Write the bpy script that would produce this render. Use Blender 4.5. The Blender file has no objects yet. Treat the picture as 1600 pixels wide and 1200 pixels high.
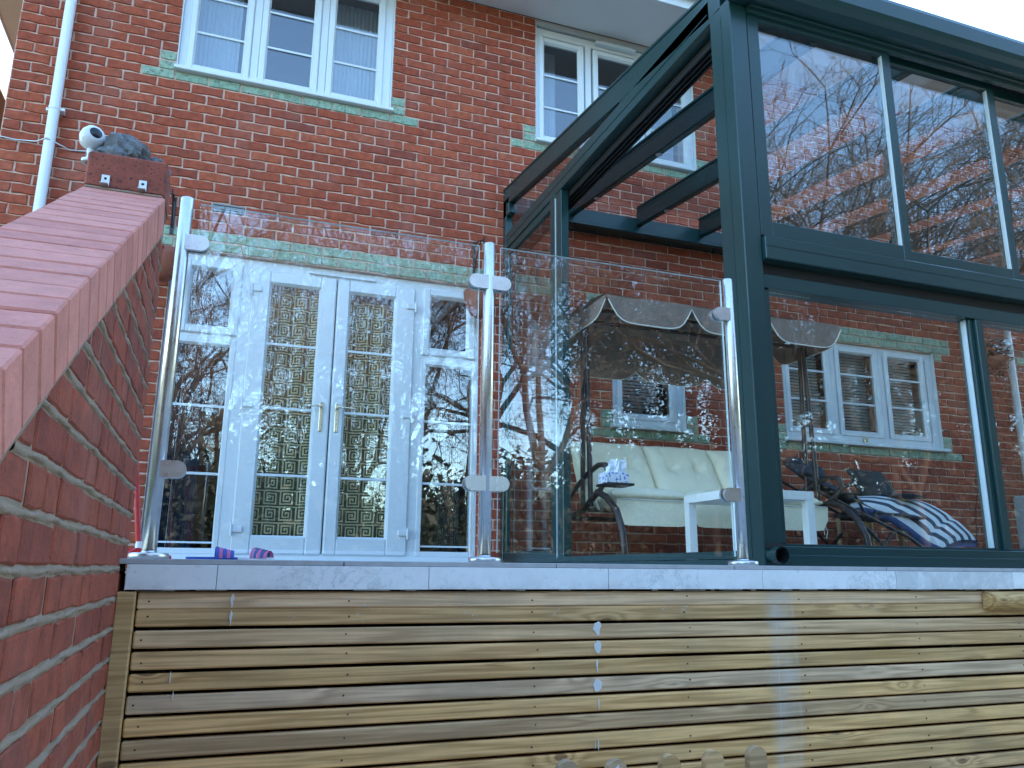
import bpy, math, random
import numpy as np
from mathutils import Vector, Matrix
R = math.radians
S = bpy.context.scene
C = S.collection
random.seed(7)
rng = np.random.default_rng(7)

# ------------------------------------------------------------------ camera, sky, sun, exposure
cd = bpy.data.cameras.new('camera')
cam = bpy.data.objects.new('camera', cd)
C.objects.link(cam)
S.camera = cam
CAM = Vector((1.603, -5.625, 1.55))
yaw, pitch, roll = R(19.7994), R(13.2105), R(0.4578)
fwd = Vector((math.sin(yaw)*math.cos(pitch), math.cos(yaw)*math.cos(pitch), math.sin(pitch)))
rt0 = Vector((math.cos(yaw), -math.sin(yaw), 0))
up0 = rt0.cross(fwd)
rt = rt0*math.cos(roll) + up0*math.sin(roll)
up = -rt0*math.sin(roll) + up0*math.cos(roll)
cam.matrix_world = Matrix(((rt.x, up.x, -fwd.x, CAM.x), (rt.y, up.y, -fwd.y, CAM.y), (rt.z, up.z, -fwd.z, CAM.z), (0, 0, 0, 1)))
cd.sensor_width = 36
cd.lens = 27.88
cd.clip_start = 0.05
cd.clip_end = 1500

SUN_EL, SUN_ROT = R(25), R(14)       # low winter sun ahead, behind the house
w = bpy.data.worlds.new('World')
S.world = w
w.use_nodes = True
nt = w.node_tree
bg = nt.nodes['Background']
sky = nt.nodes.new('ShaderNodeTexSky')
sky.sky_type = 'NISHITA'
sky.sun_disc = False
sky.sun_elevation = SUN_EL
sky.sun_rotation = SUN_ROT
sky.air_density = 1.0
sky.dust_density = 0.4
sky.ozone_density = 1.7
tint = nt.nodes.new('ShaderNodeMix'); tint.data_type = 'RGBA'; tint.blend_type = 'MULTIPLY'      # cool white balance of the phone picture
tint.inputs[0].default_value = 1.0
tint.inputs[7].default_value = (0.89, 1.01, 1.05, 1)
nt.links.new(sky.outputs[0], tint.inputs[6])
nt.links.new(tint.outputs[2], bg.inputs[0])
bg.inputs[1].default_value = 0.15
sd = bpy.data.lights.new('sun', 'SUN')
sd.energy = 3.2
sd.angle = R(0.6)
sd.color = (1.0, 0.86, 0.7)
sun = bpy.data.objects.new('sun', sd)
C.objects.link(sun)
sdir = Vector((math.sin(SUN_ROT)*math.cos(SUN_EL), math.cos(SUN_ROT)*math.cos(SUN_EL), math.sin(SUN_EL)))
sun.rotation_euler = sdir.to_track_quat('Z', 'Y').to_euler()
S.view_settings.view_transform = 'Standard'
S.view_settings.look = 'None'
S.view_settings.gamma = 1
S.view_settings.use_curve_mapping = False
S.view_settings.exposure = 2.85
S.render.engine = 'CYCLES'
S.cycles.max_bounces = 10
S.cycles.transparent_max_bounces = 40
S.cycles.glossy_bounces = 5
S.cycles.diffuse_bounces = 4
S.cycles.use_denoising = True
S.cycles.sample_clamp_indirect = 6

# ------------------------------------------------------------------ materials
def newmat(name):
    m = bpy.data.materials.new(name)
    m.use_nodes = True
    n = m.node_tree.nodes
    return m, n, m.node_tree.links, n['Principled BSDF']

def nd(n, t, **kw):
    x = n.new(t)
    for k, v in kw.items():
        setattr(x, k, v)
    return x

def mixc(n, l, fac, a, b, mode='MIX'):
    x = n.new('ShaderNodeMix'); x.data_type = 'RGBA'; x.blend_type = mode
    for i, v in ((0, fac), (6, a), (7, b)):
        if isinstance(v, bpy.types.NodeSocket): l.new(v, x.inputs[i])
        elif isinstance(v, (int, float)): x.inputs[i].default_value = v
        else: x.inputs[i].default_value = (*v[:3], 1)
    return x.outputs[2]

def mth(n, l, op, a, b=None, c=None, clamp=False):
    x = n.new('ShaderNodeMath'); x.operation = op; x.use_clamp = clamp
    for i, v in enumerate((a, b, c)):
        if v is None: continue
        if isinstance(v, bpy.types.NodeSocket): l.new(v, x.inputs[i])
        else: x.inputs[i].default_value = v
    return x.outputs[0]

def noise(n, l, vec, scale, detail=4, rough=0.55, dist=0):
    x = n.new('ShaderNodeTexNoise')
    x.inputs['Scale'].default_value = scale
    x.inputs['Detail'].default_value = detail
    x.inputs['Roughness'].default_value = rough
    x.inputs['Distortion'].default_value = dist
    if vec is not None: l.new(vec, x.inputs['Vector'])
    return x.outputs[0]

def ramp(n, l, fac, stops):
    x = n.new('ShaderNodeValToRGB')
    el = x.color_ramp.elements
    el[0].position, el[0].color = stops[0][0], (*stops[0][1], 1)
    el[1].position, el[1].color = stops[-1][0], (*stops[-1][1], 1)
    for p, c in stops[1:-1]:
        e = el.new(p); e.color = (*c, 1)
    l.new(fac, x.inputs[0])
    return x.outputs[0]

def bump(n, l, h, strength, dist=0.01):
    b = n.new('ShaderNodeBump')
    b.inputs['Strength'].default_value = strength
    b.inputs['Distance'].default_value = dist
    l.new(h, b.inputs['Height'])
    return b.outputs[0]

def pos(n): return n.new('ShaderNodeNewGeometry').outputs['Position']

def simple(name, col, rough=0.6, metal=0.0, var=0.12, vs=6, bs=0.15, bscale=120, spec=None):
    m, n, l, p = newmat(name)
    P = pos(n)
    f = noise(n, l, P, vs)
    c = mixc(n, l, f, tuple(x*(1-var) for x in col), tuple(min(1, x*(1+var)) for x in col))
    l.new(c, p.inputs['Base Color'])
    p.inputs['Roughness'].default_value = rough
    p.inputs['Metallic'].default_value = metal
    if spec is not None: p.inputs['Specular IOR Level'].default_value = spec
    if bs: l.new(bump(n, l, noise(n, l, P, bscale), bs, 0.002), p.inputs['Normal'])
    return m

def brickmat(name, stops, speck=0.25, sps=160, var=0.7):
    m, n, l, p = newmat(name)
    at = nd(n, 'ShaderNodeAttribute', attribute_name='tint')
    oi = n.new('ShaderNodeObjectInfo')
    r = mth(n, l, 'FRACT', mth(n, l, 'ADD', at.outputs['Fac'], oi.outputs['Random']))
    base = ramp(n, l, r, stops)
    P = pos(n)
    f1 = noise(n, l, P, 22, 5, 0.65)
    f2 = noise(n, l, P, sps, 3, 0.6)
    c = mixc(n, l, var, base, ramp(n, l, f1, [(0.3, (0.36, 0.36, 0.36)), (0.68, (1.15, 1.15, 1.15))]), 'MULTIPLY')
    c = mixc(n, l, mth(n, l, 'MULTIPLY', ramp(n, l, f2, [(0.58, (0, 0, 0)), (0.66, (1, 1, 1))]), speck), c, (0.05, 0.03, 0.03))
    f3 = noise(n, l, P, 3.0, 4)
    c = mixc(n, l, mth(n, l, 'MULTIPLY', ramp(n, l, f3, [(0.5, (0, 0, 0)), (0.8, (1, 1, 1))]), 0.18), c, (0.4, 0.3, 0.26))
    l.new(c, p.inputs['Base Color'])
    p.inputs['Roughness'].default_value = 0.88
    h = mth(n, l, 'ADD', f1, mth(n, l, 'MULTIPLY', f2, 0.5))
    l.new(bump(n, l, h, 0.6, 0.004), p.inputs['Normal'])
    return m

M = {}
M['brick'] = brickmat('red brick', [(0, (0.34, 0.062, 0.026)), (0.25, (0.41, 0.080, 0.033)), (0.5, (0.36, 0.067, 0.028)), (0.72, (0.45, 0.098, 0.040)), (0.88, (0.27, 0.050, 0.025)), (1, (0.38, 0.075, 0.031))])
M['wallbrick'] = brickmat('garden wall brick', [(0, (0.34, 0.064, 0.030)), (0.4, (0.40, 0.082, 0.037)), (0.7, (0.37, 0.072, 0.033)), (1, (0.29, 0.054, 0.027))], 0.6)
M['coping'] = brickmat('smooth coping brick', [(0, (0.68, 0.24, 0.175)), (0.5, (0.75, 0.275, 0.20)), (1, (0.61, 0.205, 0.15))], 0.12, 160, 0.3)
M['greenbrick'] = brickmat('green painted quoin brick', [(0, (0.30, 0.43, 0.30)), (0.5, (0.34, 0.46, 0.33)), (1, (0.27, 0.40, 0.28))], 1.0, 62)

def mortarmat(name, col):
    m, n, l, p = newmat(name)
    P = pos(n)
    f = noise(n, l, P, 14, 6, 0.7)
    f2 = noise(n, l, P, 220, 3)
    c = mixc(n, l, f, tuple(x*0.72 for x in col), tuple(x*1.2 for x in col))
    l.new(c, p.inputs['Base Color'])
    p.inputs['Roughness'].default_value = 0.95
    l.new(bump(n, l, mth(n, l, 'ADD', f, f2), 0.8, 0.004), p.inputs['Normal'])
    return m
M['mortar'] = mortarmat('pinkish mortar', (0.68, 0.46, 0.36))
M['wallmortar'] = mortarmat('grey brown mortar', (0.34, 0.24, 0.165))
M['upvc'] = simple('white upvc', (0.66, 0.70, 0.72), 0.32, var=0.03, bs=0.03, bscale=60)
M['upvcgrey'] = simple('upvc gasket', (0.25, 0.26, 0.27), 0.5, var=0.05)
M['soffit'] = simple('white soffit board', (0.72, 0.70, 0.70), 0.45, var=0.03, bs=0.02)
M['soffitgrey'] = simple('grey head board', (0.40, 0.41, 0.42), 0.5, var=0.05, bs=0.02)
M['green'] = simple('dark green powder coated aluminium', (0.011, 0.042, 0.041), 0.27, var=0.1, vs=3, bs=0.05, bscale=300)
M['greendark'] = simple('black track and shadow', (0.008, 0.009, 0.010), 0.6)  # real tracks, and the painted shadow under the transom
M['seal'] = simple('pale glass seal', (0.6, 0.66, 0.68), 0.3, var=0.05)
M['brass'] = simple('polished brass', (0.66, 0.58, 0.42), 0.22, 1.0, var=0.1, bs=0.02)
M['black'] = simple('black iron', (0.015, 0.015, 0.018), 0.45)
M['galv'] = simple('galvanised steel', (0.62, 0.63, 0.64), 0.4, 0.9, var=0.1)
M['pipe'] = simple('white plastic pipe', (0.74, 0.76, 0.78), 0.3, var=0.04, bs=0.03)
M['terracotta'] = simple('brown pot plastic', (0.26, 0.075, 0.04), 0.55)
M['granite'] = simple('grey slate rock', (0.16, 0.165, 0.17), 0.8, var=0.6, vs=45, bs=1.0, bscale=70)
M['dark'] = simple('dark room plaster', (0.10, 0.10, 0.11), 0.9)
M['concrete'] = simple('gap shade black', (0.03, 0.03, 0.03), 0.95, var=0.3)  # near-black puts the shade of the slat gaps into the colour
M['red'] = simple('red plastic', (0.55, 0.03, 0.035), 0.35)
M['blue'] = simple('blue foam rubber', (0.03, 0.08, 0.36), 0.6)
M['pink'] = simple('pink straps', (0.55, 0.12, 0.28), 0.6)
M['grass'] = simple('winter lawn', (0.09, 0.11, 0.045), 0.95, var=0.6, vs=2)
M['bounce_paving'] = simple('pale stone paving', (0.48, 0.43, 0.35), 0.85, var=0.2, vs=3)  # for the added ground slab, kept pale to bounce light
M['cream'] = simple('cream canvas cushion', (0.93, 0.85, 0.62), 0.75, var=0.05, vs=8, bs=0.25, bscale=500)
M['taupe'] = simple('taupe canopy canvas', (0.21, 0.155, 0.125), 0.85, var=0.12, bs=0.3, bscale=500)
M['piping'] = simple('cream piping', (0.7, 0.68, 0.6), 0.7)
M['bronze'] = simple('dark bronze tube', (0.055, 0.04, 0.037), 0.4, 0.3)
M['darkblue'] = simple('dark blue curtain', (0.015, 0.035, 0.075), 0.9)
M['white'] = simple('white lacquered board', (0.92, 0.91, 0.87), 0.4, var=0.02, bs=0.0)
M['navy'] = simple('navy sling fabric', (0.022, 0.032, 0.052), 0.8)
M['navycushion'] = simple('mid blue cushion side', (0.05, 0.10, 0.26), 0.8)
M['rattan'] = simple('dark weave', (0.03, 0.027, 0.026), 0.7, bs=0.8, bscale=150)
M['storage'] = simple('grey plastic cabinet', (0.33, 0.34, 0.34), 0.55)
M['charcoal'] = simple('charcoal drawer', (0.04, 0.045, 0.05), 0.6)
M['bark'] = simple('bark', (0.06, 0.045, 0.035), 0.95, var=0.4, vs=5, bs=0.6, bscale=20)
M['twig'] = simple('reddish twigs', (0.085, 0.058, 0.042), 0.95, var=0.4, vs=1.5, bs=0)
M['ivy'] = simple('dark ivy leaves', (0.010, 0.016, 0.008), 0.6, var=0.7, vs=3, bs=0)
M['rooftile'] = simple('brown roof tile', (0.16, 0.10, 0.08), 0.9, var=0.3)
M['plasticwhite'] = simple('white camera shell', (0.78, 0.79, 0.8), 0.25, bs=0)
M['lens'] = simple('black glass lens', (0.01, 0.01, 0.012), 0.08, bs=0)
M['blindslat'] = simple('white blind slat', (0.70, 0.72, 0.71), 0.5, var=0.03, bs=0)
M['net'] = simple('pale blue net curtain', (0.45, 0.52, 0.60), 0.9, var=0.05, bs=0.2)
M['ochre'] = simple('curtain thread gold', (0.66, 0.57, 0.30), 0.8, var=0.1, bs=0.3, bscale=600)
M['keydark'] = simple('curtain thread black', (0.035, 0.034, 0.032), 0.8, var=0.1, bs=0.3, bscale=600)
M['paint'] = simple('dried white drip', (0.74, 0.74, 0.70), 0.6, var=0.1)
M['tissue'] = simple('white tissue', (0.8, 0.82, 0.85), 0.9, var=0.03)

def glassmat(name, ior, tint, gl=1.0, rough=0.0, wav=0.0):
    m, n, l, p = newmat(name)
    n.remove(p)
    out = n['Material Output']
    tr = n.new('ShaderNodeBsdfTransparent'); tr.inputs[0].default_value = (*tint, 1)
    g = n.new('ShaderNodeBsdfGlossy'); g.inputs['Roughness'].default_value = rough
    g.inputs[0].default_value = (gl, gl, gl, 1)
    fr = n.new('ShaderNodeFresnel'); fr.inputs[0].default_value = ior
    if wav:
        P = pos(n)
        b = bump(n, l, noise(n, l, P, 1.6, 1), wav, 0.02)
        l.new(b, g.inputs['Normal'])
    # same reflectance seen from either side of a face
    geo = n.new('ShaderNodeNewGeometry')
    lw = n.new('ShaderNodeLayerWeight')
    facing = lw.outputs['Facing']
    f0 = ((ior-1)/(ior+1))**2
    pw = mth(n, l, 'POWER', facing, 5.0)
    fac = mth(n, l, 'ADD', mth(n, l, 'MULTIPLY', pw, 1-f0), f0, clamp=True)
    n.remove(fr); n.remove(geo)
    mx = n.new('ShaderNodeMixShader')
    l.new(fac, mx.inputs[0]); l.new(tr.outputs[0], mx.inputs[1]); l.new(g.outputs[0], mx.inputs[2])
    l.new(mx.outputs[0], out.inputs[0])
    return m
M['pane'] = glassmat('double glazed pane', 1.75, (0.92, 0.94, 0.94), wav=0.03)
M['railglass'] = glassmat('balustrade glass', 1.7, (0.985, 0.996, 0.993), wav=0.008)
M['upperglass'] = glassmat('upper sash pane', 1.86, (0.97, 0.985, 0.98), wav=0.01)
M['roomglass'] = glassmat('glass room pane', 1.68, (0.94, 0.965, 0.96), wav=0.015)
M['roofglass'] = glassmat('roof glass', 1.5, (0.90, 0.93, 0.93))
M['glassedge'] = simple('bright glass edge', (0.55, 0.68, 0.66), 0.2, bs=0)

def steelmat():
    m, n, l, p = newmat('brushed stainless steel')
    P = pos(n)
    mp = n.new('ShaderNodeMapping'); mp.inputs['Scale'].default_value = (1, 1, 0.02)
    l.new(P, mp.inputs[0])
    f = noise(n, l, mp.outputs[0], 900, 2)
    f2 = noise(n, l, P, 35, 4)
    l.new(mixc(n, l, f2, (0.60, 0.59, 0.57), (0.78, 0.77, 0.75)), p.inputs['Base Color'])
    p.inputs['Metallic'].default_value = 1
    l.new(mth(n, l, 'ADD', mth(n, l, 'MULTIPLY', f, 0.2), mth(n, l, 'MULTIPLY_ADD', f2, 0.2, 0.12)), p.inputs['Roughness'])
    l.new(bump(n, l, f, 0.08, 0.001), p.inputs['Normal'])
    return m
M['steel'] = steelmat()

def woodmat(name, dark, light, stain=True):
    m, n, l, p = newmat(name)
    tc = n.new('ShaderNodeTexCoord')
    oi = n.new('ShaderNodeObjectInfo')
    off = n.new('ShaderNodeCombineXYZ')
    l.new(mth(n, l, 'MULTIPLY', oi.outputs['Random'], 37.0), off.inputs[0])
    l.new(mth(n, l, 'MULTIPLY', oi.outputs['Random'], 91.0), off.inputs[2])
    ad = nd(n, 'ShaderNodeVectorMath', operation='ADD')
    l.new(tc.outputs['Object'], ad.inputs[0]); l.new(off.outputs[0], ad.inputs[1])
    V = ad.outputs[0]
    mp = n.new('ShaderNodeMapping'); mp.inputs['Scale'].default_value = (0.8, 8, 20.0)
    l.new(V, mp.inputs[0])
    # knots pull the growth rings aside
    vo = n.new('ShaderNodeTexVoronoi'); vo.voronoi_dimensions = '2D'; vo.inputs['Scale'].default_value = 1.0
    sv = n.new('ShaderNodeSeparateXYZ'); l.new(V, sv.inputs[0])
    mk = n.new('ShaderNodeCombineXYZ')
    l.new(mth(n, l, 'MULTIPLY', sv.outputs[0], 3.0), mk.inputs[0]); l.new(mth(n, l, 'MULTIPLY', sv.outputs[2], 8.0), mk.inputs[1]); l.new(mk.outputs[0], vo.inputs['Vector'])
    kd = vo.outputs['Distance']
    knot = mth(n, l, 'POWER', mth(n, l, 'SUBTRACT', 1.0, kd, clamp=True), 7.0)
    km = n.new('ShaderNodeMapping'); km.inputs['Scale'].default_value = (1.1, 0.01, 3.0); l.new(V, km.inputs[0])
    knot = mth(n, l, 'MULTIPLY', knot, ramp(n, l, noise(n, l, km.outputs[0], 1.0, 1), [(0.50, (0, 0, 0)), (0.60, (1, 1, 1))]))
    big = noise(n, l, mp.outputs[0], 1.0, 3, 0.5)
    rings = mth(n, l, 'SINE', mth(n, l, 'ADD', mth(n, l, 'MULTIPLY', big, 40.0), mth(n, l, 'MULTIPLY', knot, 22.0)))
    rings = mth(n, l, 'MULTIPLY_ADD', rings, 0.5, 0.5)
    rings = mth(n, l, 'POWER', rings, 1.6)
    mp2 = n.new('ShaderNodeMapping'); mp2.inputs['Scale'].default_value = (3, 60, 130)
    l.new(V, mp2.inputs[0])
    fine = noise(n, l, mp2.outputs[0], 1.0, 3, 0.6)
    blot = noise(n, l, V, 3.2, 4, 0.6)
    c = mixc(n, l, mth(n, l, 'MULTIPLY', rings, 0.62), light, dark)
    c = mixc(n, l, mth(n, l, 'MULTIPLY', ramp(n, l, fine, [(0.4, (0, 0, 0)), (0.75, (0.8, 0.8, 0.8))]), 0.6), c, tuple(x*0.5 for x in dark))
    c = mixc(n, l, ramp(n, l, blot, [(0.45, (0, 0, 0)), (0.8, (0.55, 0.55, 0.55))]), c, (0.33, 0.25, 0.14))
    c = mixc(n, l, ramp(n, l, knot, [(0.55, (0, 0, 0)), (0.7, (0.7, 0.7, 0.7))]), c, (0.13, 0.07, 0.035))
    hue = mth(n, l, 'MULTIPLY_ADD', oi.outputs['Random'], 0.34, 0.83)
    hs = n.new('ShaderNodeHueSaturation'); l.new(hue, hs.inputs['Value']); l.new(c, hs.inputs['Color'])
    sat = mth(n, l, 'MULTIPLY_ADD', mth(n, l, 'FRACT', mth(n, l, 'MULTIPLY', oi.outputs['Random'], 7.3)), 0.3, 0.85)
    l.new(sat, hs.inputs['Saturation'])
    c = hs.outputs[0]
    if stain:
        P = pos(n)
        sx = n.new('ShaderNodeSeparateXYZ'); l.new(P, sx.inputs[0])
        wob = noise(n, l, P, 5, 3)
        def band(x0, hw, soft):
            d = mth(n, l, 'ABSOLUTE', mth(n, l, 'SUBTRACT', mth(n, l, 'ADD', sx.outputs[0], mth(n, l, 'MULTIPLY', wob, 0.05)), x0+0.025))
            return mth(n, l, 'DIVIDE', mth(n, l, 'SUBTRACT', hw, d), soft, clamp=True)
        b1 = mth(n, l, 'MULTIPLY', band(3.275, 0.062, 0.035), ramp(n, l, noise(n, l, P, 16, 4), [(0.3, (0.12, 0.12, 0.12)), (0.7, (0.5, 0.5, 0.5))]))
        b2 = mth(n, l, 'MULTIPLY', band(3.255, 0.004, 0.003), 0.6)
        b3 = mth(n, l, 'MULTIPLY', band(3.33, 0.012, 0.01), 0.25)
        b = mth(n, l, 'MAXIMUM', mth(n, l, 'MAXIMUM', b1, b2), b3)
        sp = noise(n, l, P, 130, 3, 0.6)
        msk = noise(n, l, P, 4.3, 2)
        zf = mth(n, l, 'DIVIDE', mth(n, l, 'SUBTRACT', sx.outputs[2], 1.36), 0.1, clamp=True)
        spm = mth(n, l, 'MULTIPLY', ramp(n, l, sp, [(0.62, (0, 0, 0)), (0.66, (1, 1, 1))]), ramp(n, l, msk, [(0.56, (0, 0, 0)), (0.62, (1, 1, 1))]))
        spm = mth(n, l, 'MULTIPLY', spm, zf)
        b = mth(n, l, 'MAXIMUM', b, mth(n, l, 'MULTIPLY', spm, 0.85))
        c = mixc(n, l, b, c, (0.60, 0.59, 0.54))
    l.new(c, p.inputs['Base Color'])
    p.inputs['Roughness'].default_value = 0.78
    l.new(bump(n, l, mth(n, l, 'ADD', mth(n, l, 'MULTIPLY', rings, 0.4), fine), 0.35, 0.002), p.inputs['Normal'])
    return m
M['wood'] = woodmat('treated pine slat', (0.44, 0.245, 0.105), (0.88, 0.565, 0.285))
M['woodpost'] = woodmat('weathered pine', (0.38, 0.215, 0.09), (0.66, 0.42, 0.20), False)

def marblemat(name, cloudy):
    m, n, l, p = newmat(name)
    P = pos(n)
    f = noise(n, l, P, 7.5, 8, 0.72, 0.5)
    vein = mth(n, l, 'ABSOLUTE', mth(n, l, 'SUBTRACT', f, 0.5))
    v = ramp(n, l, vein, [(0.0, (0.6, 0.6, 0.6)), (0.016 if not cloudy else 0.2, (0, 0, 0))])
    f2 = noise(n, l, P, 2.5, 3)
    v = mth(n, l, 'MULTIPLY', v, ramp(n, l, f2, [(0.45, (0.05, 0.05, 0.05)), (0.62, (1, 1, 1))]) if not cloudy else 0.8)
    c = mixc(n, l, v, (0.88, 0.90, 0.88), (0.36, 0.38, 0.38))
    d = noise(n, l, P, 60, 4, 0.7)
    c = mixc(n, l, mth(n, l, 'MULTIPLY', ramp(n, l, d, [(0.6, (0, 0, 0)), (0.75, (1, 1, 1))]), 0.35), c, (0.2, 0.17, 0.14))
    st = noise(n, l, P, 9, 5, 0.7)
    sz = n.new('ShaderNodeSeparateXYZ'); l.new(P, sz.inputs[0])
    low = mth(n, l, 'DIVIDE', mth(n, l, 'SUBTRACT', 1.525, sz.outputs[2]), 0.03, clamp=True)
    c = mixc(n, l, mth(n, l, 'MULTIPLY', ramp(n, l, st, [(0.45, (0, 0, 0)), (0.7, (1, 1, 1))]), mth(n, l, 'MULTIPLY_ADD', low, 0.35, 0.15)), c, (0.33, 0.30, 0.25))
    l.new(c, p.inputs['Base Color'])
    p.inputs['Roughness'].default_value = 0.35
    return m
M['marble'] = marblemat('white veined porcelain', False)
M['marblecloud'] = marblemat('clouded grey porcelain', True)
M['tileedge'] = simple('grey tile edge', (0.42, 0.41, 0.40), 0.6, var=0.25, vs=25)

def stripemat():
    m, n, l, p = newmat('navy and white stripes')
    at = nd(n, 'ShaderNodeAttribute', attribute_name='across')
    f = mth(n, l, 'FRACT', mth(n, l, 'MULTIPLY_ADD', at.outputs['Fac'], 4.6, .62))
    s = mth(n, l, 'LESS_THAN', f, 0.45)
    l.new(mixc(n, l, s, (0.72, 0.75, 0.76), (0.03, 0.05, 0.09)), p.inputs['Base Color'])
    p.inputs['Roughness'].default_value = 0.85
    l.new(bump(n, l, noise(n, l, pos(n), 500), 0.3, 0.001), p.inputs['Normal'])
    return m
M['stripe'] = stripemat()

def blotch(name, a, b, scale, lo, hi, rough=0.8):
    m, n, l, p = newmat(name)
    l.new(ramp(n, l, noise(n, l, pos(n), scale, 3, 0.6), [(lo, a), (hi, b)]), p.inputs['Base Color'])
    p.inputs['Roughness'].default_value = rough
    return m
M['tissuebox'] = blotch('blue flowered card', (0.08, 0.16, 0.5), (0.75, 0.78, 0.82), 70, 0.42, 0.48)
M['capblock'] = brickmat('pitted red concrete block', [(0, (0.34, 0.085, 0.05)), (1, (0.36, 0.09, 0.055))], 1.0, 130)

# ------------------------------------------------------------------ mesh helpers
class MB:
    def __init__(s):
        s.v = []; s.f = []; s.m = []; s.sm = []
    def add(s, verts, faces, mi=0, smooth=False):
        o = len(s.v)
        s.v.extend([tuple(float(c) for c in x) for x in verts])
        for f in faces:
            s.f.append(tuple(i+o for i in f)); s.m.append(mi); s.sm.append(smooth)
        return s
    def box(s, x0, x1, y0, y1, z0, z1, b=0.0, mi=0, T=None):
        lo = (min(x0, x1), min(y0, y1), min(z0, z1)); hi = (max(x0, x1), max(y0, y1), max(z0, z1))
        b = min(b, *(0.45*(hi[i]-lo[i]) for i in range(3)))
        V = []; F = []
        if b <= 0:
            V = [(X, Y, Z) for X in (lo[0], hi[0]) for Y in (lo[1], hi[1]) for Z in (lo[2], hi[2])]
            F = [(0, 1, 3, 2), (4, 6, 7, 5), (0, 4, 5, 1), (2, 3, 7, 6), (0, 2, 6, 4), (1, 5, 7, 3)]
        else:
            V, F = chamfer(lo, hi, b)
        if T is not None: V = [tuple(T @ Vector(v)) for v in V]
        return s.add(V, F, mi)
    def prism(s, poly, axis, a, b, mi=0, T=None):
        n = len(poly)
        def mk(p, t):
            if axis == 'X': return (t, p[0], p[1])
            if axis == 'Y': return (p[0], t, p[1])
            return (p[0], p[1], t)
        ar = sum(poly[i][0]*poly[(i+1) % n][1]-poly[(i+1) % n][0]*poly[i][1] for i in range(n))
        V = [mk(p, a) for p in poly]+[mk(p, b) for p in poly]
        if T is not None: V = [tuple(T @ Vector(v)) for v in V]
        F = [tuple(range(n)), tuple(range(2*n-1, n-1, -1))]+[(i, i+n, (i+1) % n+n, (i+1) % n) for i in range(n)]
        flip = (ar > 0)
        if axis == 'Y': flip = not flip
        if b < a: flip = not flip
        if flip: F = [tuple(reversed(f)) for f in F]
        return s.add(V, F, mi)
    def tube(s, pts, r, n=10, mi=0, cap=True, rs=None):
        pts = [Vector(p) for p in pts]
        k = len(pts); V = []; F = []
        prev = None
        for i, p in enumerate(pts):
            d = (pts[min(i+1, k-1)]-pts[max(i-1, 0)]).normalized()
            if prev is None:
                a = d.orthogonal().normalized()
            else:
                a = (prev - d*prev.dot(d)).normalized()
            prev = a
            b = d.cross(a)
            rr = rs[i] if rs else r
            for j in range(n):
                t = 2*math.pi*j/n
                V.append(p+a*math.cos(t)*rr+b*math.sin(t)*rr)
        for i in range(k-1):
            for j in range(n):
                F.append((i*n+j, i*n+(j+1) % n, (i+1)*n+(j+1) % n, (i+1)*n+j))
        s.add(V, F, mi, True)
        if cap:
            s.add(V[:n], [tuple(range(n-1, -1, -1))], mi); s.add(V[-n:], [tuple(range(n))], mi)
        return s
    def cyl(s, c, axis, r, h, n=20, mi=0):
        c = Vector(c); d = {'X': Vector((1, 0, 0)), 'Y': Vector((0, 1, 0)), 'Z': Vector((0, 0, 1))}[axis]
        return s.tube([c, c+d*h], r, n, mi)
    def lathe(s, prof, c, n=20, mi=0, T=None):
        V = []; F = []
        for r, z in prof:
            for j in range(n):
                t = 2*math.pi*j/n
                v = Vector((r*math.cos(t), r*math.sin(t), z))
                if T is not None: v = T @ v
                V.append((v.x+c[0], v.y+c[1], v.z+c[2]))
        for i in range(len(prof)-1):
            for j in range(n):
                F.append((i*n+j, i*n+(j+1) % n, (i+1)*n+(j+1) % n, (i+1)*n+j))
        return s.add(V, F, mi, True)
    def mesh(s, name, mats, attr=None):
        me = bpy.data.meshes.new(name)
        me.from_pydata(s.v, [], s.f)
        for m in (mats if isinstance(mats, (list, tuple)) else [mats]):
            me.materials.append(M[m] if isinstance(m, str) else m)
        me.polygons.foreach_set('material_index', s.m)
        me.polygons.foreach_set('use_smooth', s.sm)
        if attr:
            for an, vals in attr.items():
                a = me.attributes.new(an, 'FLOAT', 'POINT'); a.data.foreach_set('value', vals)
        me.update()
        return me
    def build(s, name, mats, parent=None, attr=None, **kw):
        return obj(name, s.mesh(name, mats, attr), parent, **kw)

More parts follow.
